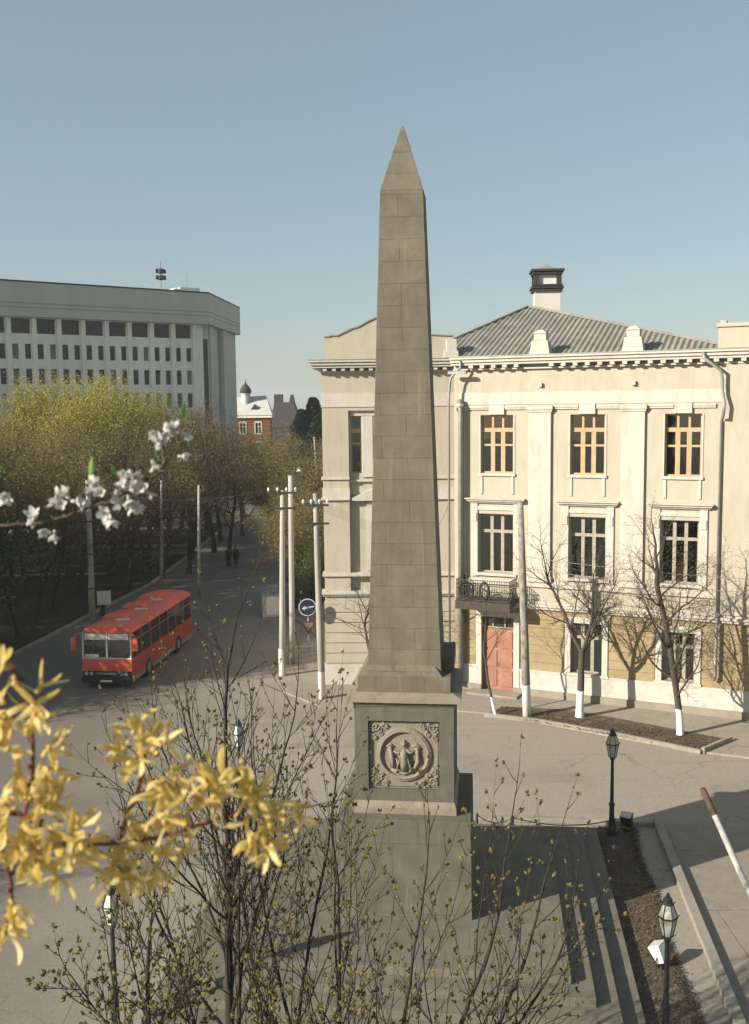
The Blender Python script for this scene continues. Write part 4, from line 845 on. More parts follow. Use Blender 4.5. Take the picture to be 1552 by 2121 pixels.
road_tr = [
 (protoZ, 560, 100, 11.5, 'brownish budding roadside tree under the dark steep roof'),
 (protoZ, 600, 84, 10.8, 'brownish budding tree behind the pair of white poles, left one'),
 (protoZ, 640, 78, 11.0, 'brownish budding tree between the poles and the corner building'),
 (protoZ, 610, 68, 8.0, 'low budding tree behind the poles at the kerb'),
 (protoZ, 655, 66, 9.0, 'green-brown tree against the left edge of the corner building'),
 (protoZ, 575, 116, 11.5, 'far brown budding tree beside the road bend'),
 (protoZ, 625, 96, 12.0, 'back brown tree above the street lamp on the tall pole'),
]
for a in road_tr: place(*a, group='trees beside the road')
gb = dup(protoG, 'green bushy tree low behind the round blue road sign'); gb.location = (-4.6, 70, 0); s_ = 6.5 / HGT[protoG.name]; gb.scale = (s_, s_, s_); gb.name = 'green_tree'; gb['group'] = 'trees beside the road'
gb = dup(protoG, 'green bushy tree at the foot of the corner building left wall'); gb.location = (-3.6, 64, 0); s_ = 5.2 / HGT[protoG.name]; gb.scale = (s_ * 1.1, s_ * 1.1, s_); gb.rotation_euler = (0, 0, 2); gb['group'] = 'trees beside the road'
def conifer(label, x, y, h, r_, seed):
    rn = random.Random(seed); t = thing('conifer', label, 'tree', (x, y, 0)); q = MB(); q.tube([(0, 0, 0), (0, 0, h)], [.25, .04], 6); q.build('trunk', 'bark', t)
    q = MB()
    for _ in range(5200):
        z = h * (.12 + .88 * rn.random() ** .9); a = rn.uniform(0, 6.28); rad = r_ * (1 - z / h) ** .75 * rn.uniform(.35, 1.05) * (1 + .25 * math.sin(a * 3 + z))
        q.leaf((rad * math.cos(a), rad * math.sin(a), z), (math.cos(a), math.sin(a), -.3), Vector((rn.gauss(0, 1), rn.gauss(0, 1), 1)), rn.uniform(.4, .8), .35)
    q.build('crown', L_DG, t)
for l_, px, Y, h, r_, sd_ in (('dark green conifer peeping over the trees beside the corner building', 652, 150, 14.8, 4.2, 1), ('dark green conifer just right of the dark steep roof', 628, 170, 13.0, 3.6, 2), ('dark conifer hidden low behind the brown trees', 668, 120, 12.6, 3.6, 3)):
    conifer(l_, (px - CX) / F * Y, Y, h, r_, sd_)
# distant wood closing the horizon
q = MB(); rn = random.Random(4)
for _ in range(26000):
    x = rn.uniform(-420, 420); y = rn.uniform(300, 420); hh = 9 + 3 * math.sin(x * .05) + 2 * math.sin(x * .17 + 1)
    z = rn.random() ** .7 * hh
    q.leaf((x, y, z), (rn.gauss(0, 1), rn.gauss(0, 1), rn.gauss(0, 1)), Vector((rn.gauss(0, 1), -1, rn.gauss(0, 1))), 2.6, 2.2)
struct(q.build('distant_wood', L_DG), 'stuff')
# street trees in front of the corner building, trunks whitewashed
STR = dict(wob0=.18, seg=.35, wob=.12, up=[.02, .06, .06, .04, .02], taper=[.75, .35, .3, .3], levels=4, n=[2, 5, 5, 5], start=[.82, .25, .2, .15], ang=[42, 40, 42, 42], ratio=[1.15, .55, .52, .5], cone=.5, rr=.68, rmin=.006)
def street(label, px, py, h, th, seed, lean=(0, 0, 1), r0_=.12, cfg=STR, **kw):
    t, tips = make_tree('street_tree', label, 'tree', cfg, seed, th, r0_, 'bark_white', L_BR, 0.30, .05, .05, lean=lean, group='bare street trees in front of the corner building', **kw)
    g = G(px, py); t.location = (g.x, g.y, .08); s_ = h / height(t); t.scale = (s_ * 1.12, s_ * 1.12, s_); return t
street('slender leaning bare street tree before the pink door', 1027, 1486, 6.4, 3.4, 31, (-.22, .05, 1), .08, dict(STR, n=[1, 3, 4, 3]))
street('forked bare street tree between the spotted pole and the middle window', 1201, 1489, 8.9, 2.9, 32, (-.03, 0, 1), .15, dict(STR, n=[3, 6, 5, 5], start=[.93, .15, .2, .15], ang=[27, 42, 42, 42], ratio=[1.45, .45, .52, .5], leader=False, rr=.72))
street('bare street tree with straight leader before the right-hand window', 1409, 1526, 9.9, 6.4, 35, (.01, 0, 1), .13, dict(STR, n=[12, 5, 5, 4], start=[.26, .2, .2, .15], ang=[50, 42, 42, 42], ratio=[.44, .55, .5, .5], rr=.52))
street('bare street tree partly hidden behind the obelisk shaft', 782, 1440, 6.4, 2.8, 34, (-.10, 0, 1), .09)
street('bare street tree reaching into view from the right edge', 1640, 1560, 8.5, 2.2, 39, (-.05, 0, 1), .14)

# ------------------------------------------------------------------ poles
def pole(label, base, top, rb, rt, m='pole', name='utility_pole', group='white poles along the road'):
    t = thing(name, label, 'pole', (base.x, base.y, 0), 0, group); q = MB(); tt = top - Vector((base.x, base.y, 0))
    q.tube([(0, 0, 0), tt * .35, tt * .7, tt], [rb, rb * .93, rb * .5 + rt * .5, rt], 12); q.build('shaft', m, t, smooth=True); return t, tt
def ptop(bx, by, tx, ty): g = G(bx, by); return g, At(tx, ty, g.y)
def arms(t, tt, zs, half, ins, m='iron'):
    for z, n_ in zs:
        k = z / tt.z; c = tt * k; q = MB(); q.box(c.x - half, c.x + half, c.y - .16, c.y - .09, z - .05, z + .04); a = q.build('crossarm', m, t)
        for i in range(n_):
            x = c.x - half + .06 + (2 * half - .12) * i / max(n_ - 1, 1); q = MB(); q.lathe([(.02, z + .04), (.02, z + .10), (.06, z + .11), (.065, z + .17), (.04, z + .25), (.02, z + .27)], 8, (x, c.y - .125)); q.build('insulator', 'enamel', a)
g, p_ = ptop(585, 1402, 585, 1015); t, tt = pole('white pole with two crossarms, nearest of the pair left of the building', g, p_, .16, .10); arms(t, tt, ((tt.z - .12, 4), (tt.z - .88, 0)), .72, 4); PA_T = Vector((g.x, g.y, 0)) + tt
q = MB(); q.lathe([(.165, 0), (.168, 1.4), (.16, 1.45)], 12); q.build('painted_base', 'enamel', t)
g, p_ = ptop(606, 1378, 602, 985); t, tt = pole('taller white pole carrying a small street lamp, behind the crossarm pole', g, p_, .15, .12)
q = MB(); q.tube([tt + Vector((0, 0, -.15)), tt + Vector((.2, 0, .2)), tt + Vector((.42, 0, .25))], .03, 6); q.build('lamp_arm', 'iron', t)
q = MB(); q.frust(tt.x + .42, tt.y, tt.z - .25, tt.z + .22, .20, .16, .07, .07); q.build('lamp_head', 'iron', t); q = MB(); q.frust(tt.x + .42, tt.y, tt.z + .221, tt.z + .33, .12, .12, .03, .03); q.build('lamp_cap', 'enamel', t)
g, p_ = ptop(668, 1450, 653, 1022); t, tt = pole('grey leaning pole with two crossarms and a white foot by the building corner', g, p_, .17, .10, 'pole_white'); arms(t, tt, ((tt.z - .52, 4), (tt.z - 1.35, 0)), .60, 4)
POLEC = (Vector((g.x, g.y, 0)), tt)
g, p_ = ptop(192, 1285, 182, 995); t, tt = pole('tall white banded pole at the park kerb left of the bus', g, p_, .20, .14)
q = MB()
for z in (2.1, 4.3, 6.4): q.lathe([(.2, z - .04), (.21, z), (.2, z + .05)], 12, (tt.x * z / tt.z, 0))
q.build('band', 'iron', t)
g, p_ = ptop(335, 1212, 335, 995); pole('thin white pole at the park kerb behind the bus roof', g, p_, .15, .10)
g, p_ = ptop(413, 1236, 412, 1005); pole('thin grey pole behind the rear end of the bus', g, p_, .12, .08)
g, p_ = ptop(1092, 1488, 1078, 1040); t, tt = pole('mottled pole with a white foot between the pink door and the forked tree', g, p_, .185, .12, 'pole_spotted'); SP = (g, tt)
g, p_ = ptop(662, 935, 662, 935) if False else (Vector((-6.3, 115, 0)), At(651, 905, 115)); pole('far thin pole above the roadside trees', g, p_, .14, .1)
# slanting prop pole at the right edge
b_ = G(1700, 2180); tp = At(1455, 1632, 22.5)
t = thing('slanting_pole', 'slanting white pole with a rusty brown tip crossing the right edge', 'pole', (b_.x, b_.y, 0)); tt = tp - Vector((b_.x, b_.y, 0))
q = MB(); q.tube([(0, 0, 0), tt * .5, tt * .885], [.085, .076, .066], 12); q.build('shaft', 'pole', t, smooth=True)
q = MB(); q.tube([tt * .885, tt * .89, tt * .985, tt], [.066, .078, .074, .055], 10); q.build('tip', 'rust', t, smooth=True)
# wires from the mottled pole to the right
def wire(label, a, b, sag, r_=.012):
    a = Vector(a); b = Vector(b); pts = [a.lerp(b, i / 16) - Vector((0, 0, sag * 4 * (i / 16) * (1 - i / 16))) for i in range(17)]
    q = MB(); q.tube([p_ - a for p_ in pts], r_, 4); o = q.build('overhead_wire', 'bus_skirt' if r_ > .01 else 'iron', None); o.location = a; tag(o, label, 'wire', 'overhead wires')
spt = Vector((SP[0].x, SP[0].y, 0)) + SP[1]
wire('upper thin wire running right from the mottled pole past the lower windows', spt + Vector((0, 0, -2.3)), (22, 34.5, 6.9), .35, .014)
wire('lower thin wire running right from the mottled pole past the lower windows', spt + Vector((0, 0, -2.75)), (22, 34.5, 6.4), .40, .014)
pct = POLEC[0] + POLEC[1]; pat = PA_T
for i, (x, l_) in enumerate(((-.5, 'leftmost wire between the two crossarm poles'), (-.15, 'second wire from the left between the two crossarm poles'), (.2, 'third wire from the left between the two crossarm poles'), (.5, 'rightmost wire between the two crossarm poles'))):
    wire(l_, pat + Vector((x, -.12, .12)), pct + Vector((x * .85, -.12, -.28)), .12, .007)
wire('thin wire from the grey leaning pole to the corner of the building', pct + Vector((.4, -.1, -.3)), (3.4, 46.9, 9.0), .3, .007)
wire('thin wire from the crossarm pole over the road to the tall white banded pole', pat + Vector((-.6, -.1, .1)), At(183, 1003, 62.95), .8, .008)
# ------------------------------------------------------------------ road signs, notice board, kiosk
ps = POLEC[0] + POLEC[1] * (4.55 / POLEC[1].z); ds = At(637, 1258, 46.5)
t = thing('direction_sign', 'round blue road sign with a white arrow beside the leaning pole', 'sign', ds, R(8))
def disc(mb, r_, y0, y1, sx=1, n_=28): mb.extr([(r_ * sx * math.cos(2 * math.pi * i / n_), r_ * math.sin(2 * math.pi * i / n_)) for i in range(n_)][::-1], y0, y1)
q = MB(); disc(q, .42, 0, .03); q.build('rim', 'enamel', t); q = MB(); disc(q, .375, -.006, 0); q.build('face', 'sign_blue', t)
q = MB(); q.extr([(-.22, -.10), (-.06, .02), (-.05, -.04), (.34, .02), (.34, .09), (-.06, .05) if False else (-.04, .05), (-.06, -.14) if False else (-.05, .06)], -.014, -.007)
q = MB(); q.extr([(-.27, -.04), (-.12, .08), (-.12, .01), (.32, .07), (.32, .0), (-.12, -.07), (-.12, -.15)], -.014, -.007); q.build('arrow', 'enamel', t)
q = MB(); lp = ps - ds; lp = Matrix.Rotation(-R(8), 3, 'Z') @ Vector((lp.x, lp.y, 0)); q.tube([(0, .05, 0), (lp.x, lp.y, 0)], .025, 6); q.build('bracket', 'iron', t)
g = G(640, 1352); t = thing('yield_sign', 'triangular point-down road sign on a thin post behind the leaning pole', 'sign', (g.x, g.y, 0), R(5))
q = MB(); q.tube([(0, 0, 0), (0, 0, 2.0)], .04, 8); q.build('post', 'pole', t)
q = MB(); tri = [(-.42, 1.78), (.42, 1.78), (0, 1.02)]; ti = [(-.29, 1.70), (.29, 1.70), (0, 1.18)]
n0 = tri + ti; q.add([(x, -.07, z) for x, z in n0] + [(x, -.045, z) for x, z in n0], [(0, 3, 4, 1), (1, 4, 5, 2), (2, 5, 3, 0), (6, 7, 10, 9), (7, 8, 11, 10), (8, 6, 9, 11), (0, 1, 7, 6), (1, 2, 8, 7), (2, 0, 6, 8), (3, 9, 10, 4), (4, 10, 11, 5), (5, 11, 9, 3)]); q.build('border', 'sign_red', t)
q = MB(); q.extr(ti, -.060, -.050); q.build('face', 'sign_pale', t)
g = G(572, 1278); t = thing('service_kiosk', 'small white service kiosk with a greenish roof behind the crossarm pole', 'kiosk', (g.x - .1, g.y, 0), R(10))
q = MB(); q.box(-.75, .55, 0, 1.1, 0, 1.5); q.build('wall', 'enamel', t, bevel=.02); q = MB(); q.frust(-.1, .55, 1.50, 1.72, .78, .68, .45, .3); q.build('roof', 'blue_roof', t); q = MB(); q.box(-.5, .3, -.03, 0, .15, 1.3); q.build('door', 'conc_light', t)
g = G(218, 1284); t = thing('notice_board', 'blank white notice board on a thin post beside the tall white pole', 'sign', (g.x, g.y, 0), R(14))
q = MB(); q.tube([(0, 0, 0), (0, 0, 1.9)], .035, 6); q.build('post', 'iron', t); q = MB(); q.box(-.44, .42, -.07, -.04, 1.0, 1.9); q.build('board', 'enamel', t, bevel=.01)
# ------------------------------------------------------------------ park lamps around the monument
def lantern(label, x, y, rz=0, yellow=False, h=3.32):
    t = thing('park_lamp', label, 'street lamp', (x, y, 0), rz, 'lantern lamps around the monument')
    q = MB(); q.lathe([(.13, 0), (.13, .25), (.085, .32), (.075, .95), (.095, .98), (.095, 1.04), (.06, 1.08), (.047, 2.42), (.05, 2.44), (.08, 2.47), (.06, 2.52)], 12); q.build('post', 'iron', t, smooth=False)
    z0 = 2.55
    def lan(mb, z, r_): return [(r_ * math.cos(R(60 * i + 30)), r_ * math.sin(R(60 * i + 30)), z) for i in range(6)]
    q = MB(); a = lan(q, z0, .105); b = lan(q, z0 + .40, .185); q.add(a + b, [(i, (i + 1) % 6, 6 + (i + 1) % 6, 6 + i) for i in range(6)] + [(5, 4, 3, 2, 1, 0)]); gl = q.build('lamp_glass', 'lampglass', t)
    q = MB(); b = lan(q, z0 + .43, .19); c = lan(q, z0 + .68, .10); q.add(b + c, [(i, (i + 1) % 6, 6 + (i + 1) % 6, 6 + i) for i in range(6)] + [(6, 7, 8, 9, 10, 11)]); q.build('upper_glass', 'lampyellow' if yellow else 'lampglass', t)
    q = MB()
    for i in range(6):
        q.tube([lan(q, z0, .11)[i], lan(q, z0 + .41, .192)[i]], .011, 4); q.tube([lan(q, z0 + .43, .197)[i], lan(q, z0 + .69, .105)[i]], .010, 4)
        q.octa(lan(q, z0 + .43, .20)[i], (math.cos(R(60 * i + 30)), math.sin(R(60 * i + 30)), 1.4), .07, .012)
        for r_, z in ((.112, z0), (.20, z0 + .415)): q.tube([lan(q, z, r_)[i], lan(q, z, r_)[(i + 1) % 6]], .015, 4)
        q.octa(lan(q, z0 + .70, .10)[i], (math.cos(R(60 * i + 30)), math.sin(R(60 * i + 30)), 1.0), .085, .014)
    q.lathe([(.13, z0 + .69), (.10, z0 + .74), (.09, z0 + .80), (.05, z0 + .84), (.02, z0 + .92)], 8); q.build('lamp_frame', 'iron', t); return t
lantern('black lantern lamp right of the obelisk standing in its shadow', 7.30, 29.9, .3, True)
lantern('black lantern lamp with white panes at the lower right beside the steps', 5.93, 19.45, .25)
lantern('black lantern lamp left of the obelisk above the forsythia', -4.50, 31.3, .1)
lantern('lantern lamp low at the left behind the forsythia and budding shrub', -5.72, 20.2, .2)
def flood(label, x, y, rz, m, h=.62):
    t = thing('floodlight', label, 'floodlight', (x, y, 0), rz, 'floodlights aimed at the obelisk'); q = MB(); q.box(-.1, .1, -.1, .1, 0, .10); q.tube([(-.17, 0, .08), (-.19, 0, .34)], .015, 5); q.tube([(.17, 0, .08), (.19, 0, .34)], .015, 5); q.tube([(-.17, 0, .08), (.17, 0, .08)], .015, 5); q.build('bracket', 'iron', t)
    mt = Matrix.Translation((0, 0, .36)) @ Matrix.Rotation(R(-25), 4, 'X'); q = MB(); q.frust(0, 0, -.20, .24, .13, .09, .19, .15, mt); hd = q.build('housing', m, t, bevel=.02); q = MB(); q.box(-.16, .16, -.12, .12, .241, .25, mt); q.build('lens', 'lampglass', hd)
g = G(1366, 2004); flood('white floodlight on the leafy soil behind the lower right lamp', g.x, g.y, .9, 'conc_light')
g = G(1299, 1722); flood('dark floodlight in the obelisk shadow beside the right lamp', g.x, g.y, 2.6, 'iron')
# low chain fence behind the monument
t = thing('chain_fence', 'low chain hung on short iron posts behind the right side of the monument', 'fence', (0, 0, 0))
ps_ = [G(988, 1716), G(1062, 1722), G(1272, 1727)]
for g in ps_: q = MB(); q.lathe([(.05, 0), (.04, .42), (.06, .45), (.02, .52)], 8, (g.x, g.y)); q.build('post', 'iron', t)
q = MB()
for a, b in zip(ps_, ps_[1:]): q.tube([a.lerp(b, i / 12) + Vector((0, 0, .46 - .22 * 4 * (i / 12) * (1 - i / 12))) for i in range(13)], .018, 5)
q.build('chain', 'iron', t)
# ------------------------------------------------------------------ bus
BUS = thing('city_bus', 'orange-red city bus with cream window tops coming down the shaded road', 'bus', (-13.02, 47.0, 0), R(-6.6))
W_, L_, Z0, ZB, ZR = 1.25, 9.9, .42, 1.42, 2.98
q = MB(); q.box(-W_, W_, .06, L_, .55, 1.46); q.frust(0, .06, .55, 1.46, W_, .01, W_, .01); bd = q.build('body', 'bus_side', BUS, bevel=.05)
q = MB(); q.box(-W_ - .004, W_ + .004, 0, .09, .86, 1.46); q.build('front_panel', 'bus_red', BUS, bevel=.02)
q = MB(); q.box(-W_ + .02, W_ - .02, .04, L_ - .04, .30, .55); q.build('skirt', 'bus_skirt', BUS)
q = MB()
def arc(y): return [(-W_ + .03, y, 2.72), (-W_ + .12, y, 2.90), (-W_ * .6, y, 3.0), (0, y, 3.04), (W_ * .6, y, 3.0), (W_ - .12, y, 2.90), (W_ - .03, y, 2.72)]
A_ = arc(.10); B_ = arc(L_ - .05); n_ = len(A_); q.add(A_ + B_, [(i, i + 1, n_ + i + 1, n_ + i)[::-1] for i in range(n_ - 1)] + [tuple(range(n_)), tuple(range(2 * n_ - 1, n_ - 1, -1)), (0, n_, 2 * n_ - 1, n_ - 1)])
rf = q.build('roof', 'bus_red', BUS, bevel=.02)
for y in (2.3, 4.9, 7.4):
    q = MB(); q.frust(-.30, y, 3.0, 3.19, .60, .50, .50, .38); q.build('roof_hatch', 'bus_red', rf, bevel=.03); q = MB(); q.box(-.02, .60, y - .85, y - .62, 3.03, 3.10); q.build('roof_vent', 'enamel', rf)
# pillars, windows
q = MB(); q.box(-W_ + .04, W_ - .04, .15, .19, 1.46, 2.73)
gl = MB(); gl.box(-W_ + .10, W_ - .10, .085, .10, 1.50, 2.70); gl.build('windscreen', 'clear_glass', BUS)
q = MB()
for x in (-W_ + .05, W_ - .05): q.tube([(x, .07, 1.44), (x, .11, 2.74)], .05, 6)
q.box(-.035, .035, .055, .10, 1.46, 2.72); q.box(-W_ + .08, W_ - .08, .05, .12, 1.44, 1.51); pm = q.build('windscreen_frame', 'enamel', BUS)
for x0, x1 in ((-1.10, -.07), (.07, 1.10)):
    q = MB(); q.box(x0, x1, .060, .080, 2.40, 2.70); q.build('sun_visor', 'enamel', BUS)
q = MB(); q.box(-1.10, -.42, .060, .080, 1.53, 1.68); q.build('route_plate', 'enamel', BUS)
q = MB()
for s_ in (-1, 1):
    for i in range(8): y = .12 + i * (L_ - .3) / 7; q.box(s_ * (W_ - .06), s_ * (W_ - .01), y - .05, y + .05, 1.46, 2.74)
q.box(-W_ + .03, W_ - .03, L_ - .12, L_ - .06, 1.46, 2.74); q.build('pillar', 'bus_side', BUS)
for s_ in (-1, 1):
    for i in range(7):
        y = .12 + i * (L_ - .3) / 7; g_ = MB(); x = s_ * (W_ - .03); g_.box(min(x, x + s_ * .012), max(x, x + s_ * .012), y + .06, y + (L_ - .3) / 7 - .06, 1.52, 2.68); wn_ = g_.build('side_window', 'clear_glass', BUS)
        g_ = MB(); x = s_ * (W_ - .016); g_.box(min(x, x + s_ * .02), max(x, x + s_ * .02), y + .06, y + (L_ - .3) / 7 - .06, 2.28, 2.32); g_.build('window_rail', 'bus_skirt', wn_)
q = MB(); q.box(-W_ + .1, W_ - .1, .3, L_ - .2, 1.40, 1.47)
for i in range(9):
    for x0 in (-1.1, .25): q.box(x0, x0 + .85, 1.2 + i * .95, 1.32 + i * .95, 1.47, 2.05)
q.build('seats', 'black', BUS)
q = MB(); q.box(-1.12, 1.12, -.012, .0, .88, 1.02) if False else q.box(-1.18, 1.18, -.015, .06, .62, .86); q.build('grille', 'black', BUS)
q = MB(); q.box(-.52, .45, -.035, -.016, .70, .80); q.build('grille_badge', 'bus_skirt', BUS)
for x in (-1.02, -.78, .72, .96):
    q = MB(); q.extr([(x + .095 * math.cos(2 * math.pi * i / 14), .75 + .095 * math.sin(2 * math.pi * i / 14)) for i in range(14)][::-1], -.05, -.016); q.build('headlight', 'chrome', BUS)
q = MB(); q.box(-1.24, 1.24, -.12, .06, .34, .60); q.box(-1.2, 1.2, -.10, .05, .26, .34); bm = q.build('bumper', 'black', BUS, bevel=.03); q = MB(); q.box(-.32, .28, -.14, -.121, .36, .46); q.build('number_plate', 'enamel', bm)
for s_ in (-1, 1):
    q = MB(); q.tube([(s_ * 1.2, .05, 2.75), (s_ * 1.45, -.18, 2.70), (s_ * 1.52, -.2, 2.5)], .025, 5); mr = q.build('mirror_arm', 'bus_red', BUS); q = MB(); q.box(s_ * 1.53 - .12, s_ * 1.53 + .12, -.27, -.17, 1.95, 2.55); q.build('mirror', 'bus_red', mr)
for s_ in (-1, 1):
    for y in (2.4, 7.2):
        q = MB(); n_ = 20; c = [(s_ * (W_ - .30), y + .48 * math.cos(2 * math.pi * i / n_), .48 + .48 * math.sin(2 * math.pi * i / n_)) for i in range(n_)]; d_ = [(s_ * (W_ + .012), a[1], a[2]) for a in c]
        q.add(c + d_, [(i, (i + 1) % n_, n_ + (i + 1) % n_, n_ + i) for i in range(n_)] + [tuple(range(n_)), tuple(range(n_, 2 * n_))]); wl = q.build('wheel', 'black', BUS)
        q = MB(); n_ = 14; c = [(s_ * (W_ + .013), y + .25 * math.cos(2 * math.pi * i / n_), .48 + .25 * math.sin(2 * math.pi * i / n_)) for i in range(n_)]; d_ = [(s_ * (W_ + .03), y + (a[1] - y) * .6, .48 + (a[2] - .48) * .6) for a in c]
        q.add(c + d_, [(i, (i + 1) % n_, n_ + (i + 1) % n_, n_ + i) for i in range(n_)] + [tuple(range(n_, 2 * n_))]); q.build('rim', 'bus_skirt', wl)
# driver
# ------------------------------------------------------------------ people
def person(label, base, rz, coat, sx=1.0, sitting=False, h=1.72, arm=0.0):
    t = thing('person', label, 'person', base, rz)
    s_ = h / 1.72
    J = [(0, 0, .95), (0, 0, 1.15), (0, 0, 1.40), (0, 0, 1.50), (0, -.01, 1.60), (0, -.01, 1.70),
         (.09, 0, .88), (.11, -.10, .48), (.11, .02, .08), (.11, -.14, .04), (-.09, 0, .88), (-.10, .10, .50), (-.10, .22, .14), (-.10, .10, .05),
         (.19, 0, 1.38), (.24, .04, 1.10), (.23, -.08, .86), (.22, -.12, .78), (-.19, 0, 1.38), (-.24, -.05, 1.10), (-.22, -.14, .88), (-.21, -.18, .80)]
    Rd = [.15, .14, .15, .055, .085, .07, .095, .07, .05, .04, .095, .07, .05, .04, .06, .05, .035, .03, .06, .05, .035, .03]
    E_ = [(0, 1), (1, 2), (2, 3), (3, 4), (4, 5), (0, 6), (6, 7), (7, 8), (8, 9), (0, 10), (10, 11), (11, 12), (12, 13), (2, 14), (14, 15), (15, 16), (16, 17), (2, 18), (18, 19), (19, 20), (20, 21)]
    me = bpy.data.meshes.new('body'); me.from_pydata([tuple(c * s_ for c in j) for j in J], E_, []); o = bpy.data.objects.new('body', me); C.objects.link(o); o.parent = t
    sk = o.modifiers.new('skin', 'SKIN'); 
    if not me.skin_vertices: me.attributes
    for v, r__ in zip(me.skin_vertices[0].data, Rd): v.radius = (r__ * s_, r__ * s_)
    me.skin_vertices[0].data[0].use_root = True
    sb = o.modifiers.new('sub', 'SUBSURF'); sb.levels = 1; sb.render_levels = 2; me.materials.append(M['skin'])
    q = MB(); q.lathe([(.20, .62), (.205, .9), (.19, 1.1), (.215, 1.38), (.12, 1.47), (.075, 1.5)], 12)
    for s2 in (-1, 1): q.tube([(s2 * .18, 0, 1.38), (s2 * .25, .0, 1.1), (s2 * .24, -.1, .88)], [.075, .065, .055], 7)
    q.build('coat', coat, t, smooth=True)
    q = MB(); q.tube([(.09, 0, .85), (.11, -.1, .48), (.11, .02, .1)], [.11, .085, .07], 7); q.tube([(-.09, 0, .85), (-.10, .1, .5), (-.10, .21, .15)], [.11, .085, .07], 7); q.build('trousers', 'cloth', t, smooth=True)
    q = MB(); q.lathe([(.075, 1.60), (.098, 1.66), (.09, 1.73), (.05, 1.78), (.01, 1.79)], 10); q.build('hair', 'hair', t, smooth=True)
    return t
g = G(474, 1175); person('person in a dark coat walking on the shaded road, left one of the pair', (g.x, g.y, 0), .2, 'cloth')
g = G(489, 1172); person('person in a brown coat walking on the shaded road, right one of the pair', (g.x, g.y, 0), 3.3, 'cloth2')

# ------------------------------------------------------------------ budding trees between the camera and the monument
BUD = dict(wob0=.35, seg=.22, wob=.055, up=[.0, .10, .09, .07, .05], taper=[.5, .42, .45, .5], levels=3, n=[12, 7, 3], start=[.20, .14, .12], ang=[42, 38, 34], ratio=[.56, .46, .42], cone=.75, rr=.46, rmin=.0085)
def buds(tips, rn, size, keep=1.0):
    mb = MB()
    for p_, d_, end in tips:
        if not end and rn.random() > .17 * keep: continue
        if end and rn.random() > .96: continue
        s_ = size * (1.25 if end else .8) * rn.uniform(.7, 1.3)
        mb.octa(p_, d_, s_ * 1.7, s_ * .50)
        for _ in range(2 if end else 1):
            o = Vector((rn.gauss(0, 1), rn.gauss(0, 1), rn.gauss(0, 1))).normalized(); mb.octa(p_ + o * s_ * .3, (d_ + o * .9), s_ * 1.2, s_ * .42)
    return mb
def bud_tree(label, x, y, h, trunk, r0_, seed, cfg=BUD, lean=(0, 0, 1), size=.042, sx=1.0, name='budding_tree', stems=None):
    rn = random.Random(seed); t = thing(name, label, 'tree' if name == 'budding_tree' else 'shrub', group='budding trees in the foreground')
    mb = MB(); tips = []
    for d_, l_, rs in (stems or [(lean, trunk, r0_)]): grow(mb, tips, Vector((rn.gauss(0, .06), rn.gauss(0, .06), -.05)), Vector(d_).normalized(), l_, rs, 0, cfg, rn)
    mb.build('trunk', 'twig', t, smooth=True); buds(tips, rn, size).build('buds', L_BUD, t)
    hh = max(v[2] for v in mb.v); s_ = h / hh; t.location = (x, y, 0); t.scale = (s_ * sx, s_ * sx, s_); return t
def X_(px, Y): return (px - CX) / F * Y
bud_tree('tall dark-trunked budding tree left of the obelisk, its top crossing the bus', X_(402, 15), 15.0, 11.4, 8.0, .115, 51, size=.043, sx=1.1, cfg=dict(BUD, n=[17, 7, 3], start=[.42, .14, .12], ang=[38, 34, 32], ratio=[.62, .44, .42]))
bud_tree('budding shrubby tree in the gap left of the pedestal', X_(648, 14.2), 14.2, 9.7, 6.5, .06, 52, size=.043, stems=[((-.10, .02, 1), 6.6, .05), ((.10, 0, 1), 6.6, .045), ((.02, .1, 1), 5.6, .04)], cfg=dict(BUD, n=[6, 4, 2], ang=[30, 32, 32], ratio=[.48, .45, .42]))
bud_tree('budding tree whose limbs fan out to the right across the steps', X_(745, 13.6), 13.6, 8.9, 6, .06, 53, size=.043, stems=[((.26, .05, 1), 6.2, .06), ((.42, .0, 1), 6.0, .055), ((.10, 0, 1), 6.2, .05), ((.58, .1, 1), 5.6, .045)], cfg=dict(BUD, n=[6, 4, 2], start=[.35, .14, .12], ang=[30, 34, 34], ratio=[.46, .44, .42]))
bud_tree('dense budding shrub at the lower left with a short thick stem', X_(245, 12.2), 12.2, 7.6, 5.6, .085, 54, size=.046, cfg=dict(BUD, n=[15, 8, 4], start=[.45, .14, .12], ang=[46, 38, 34], ratio=[.34, .48, .42]))
bud_tree('low budding shrub in the lower left corner', X_(40, 11.6), 11.6, 6.0, 5.0, .05, 55, size=.040, cfg=dict(BUD, n=[12, 7, 4], start=[.5, .14, .12], ratio=[.25, .48, .42]))
bud_tree('slim budding tree rising between the tall tree and the pedestal', X_(565, 16), 16.0, 9.9, 7.0, .05, 56, size=.042, stems=[((-.06, .02, 1), 7.0, .05), ((.12, 0, 1), 6.6, .045)], cfg=dict(BUD, n=[6, 4, 2], ang=[28, 32, 32], ratio=[.46, .45, .42]))
bud_tree('low budding shrub at the bottom edge between two trunks', X_(500, 12.0), 12.0, 6.9, 5.0, .045, 57, size=.040, stems=[((-.16, .02, 1), 5.0, .04), ((.16, 0, 1), 5.0, .04), ((0, .1, 1), 5, .035)], cfg=dict(BUD, n=[9, 6, 3], ang=[36, 34, 32], ratio=[.30, .45, .42]))
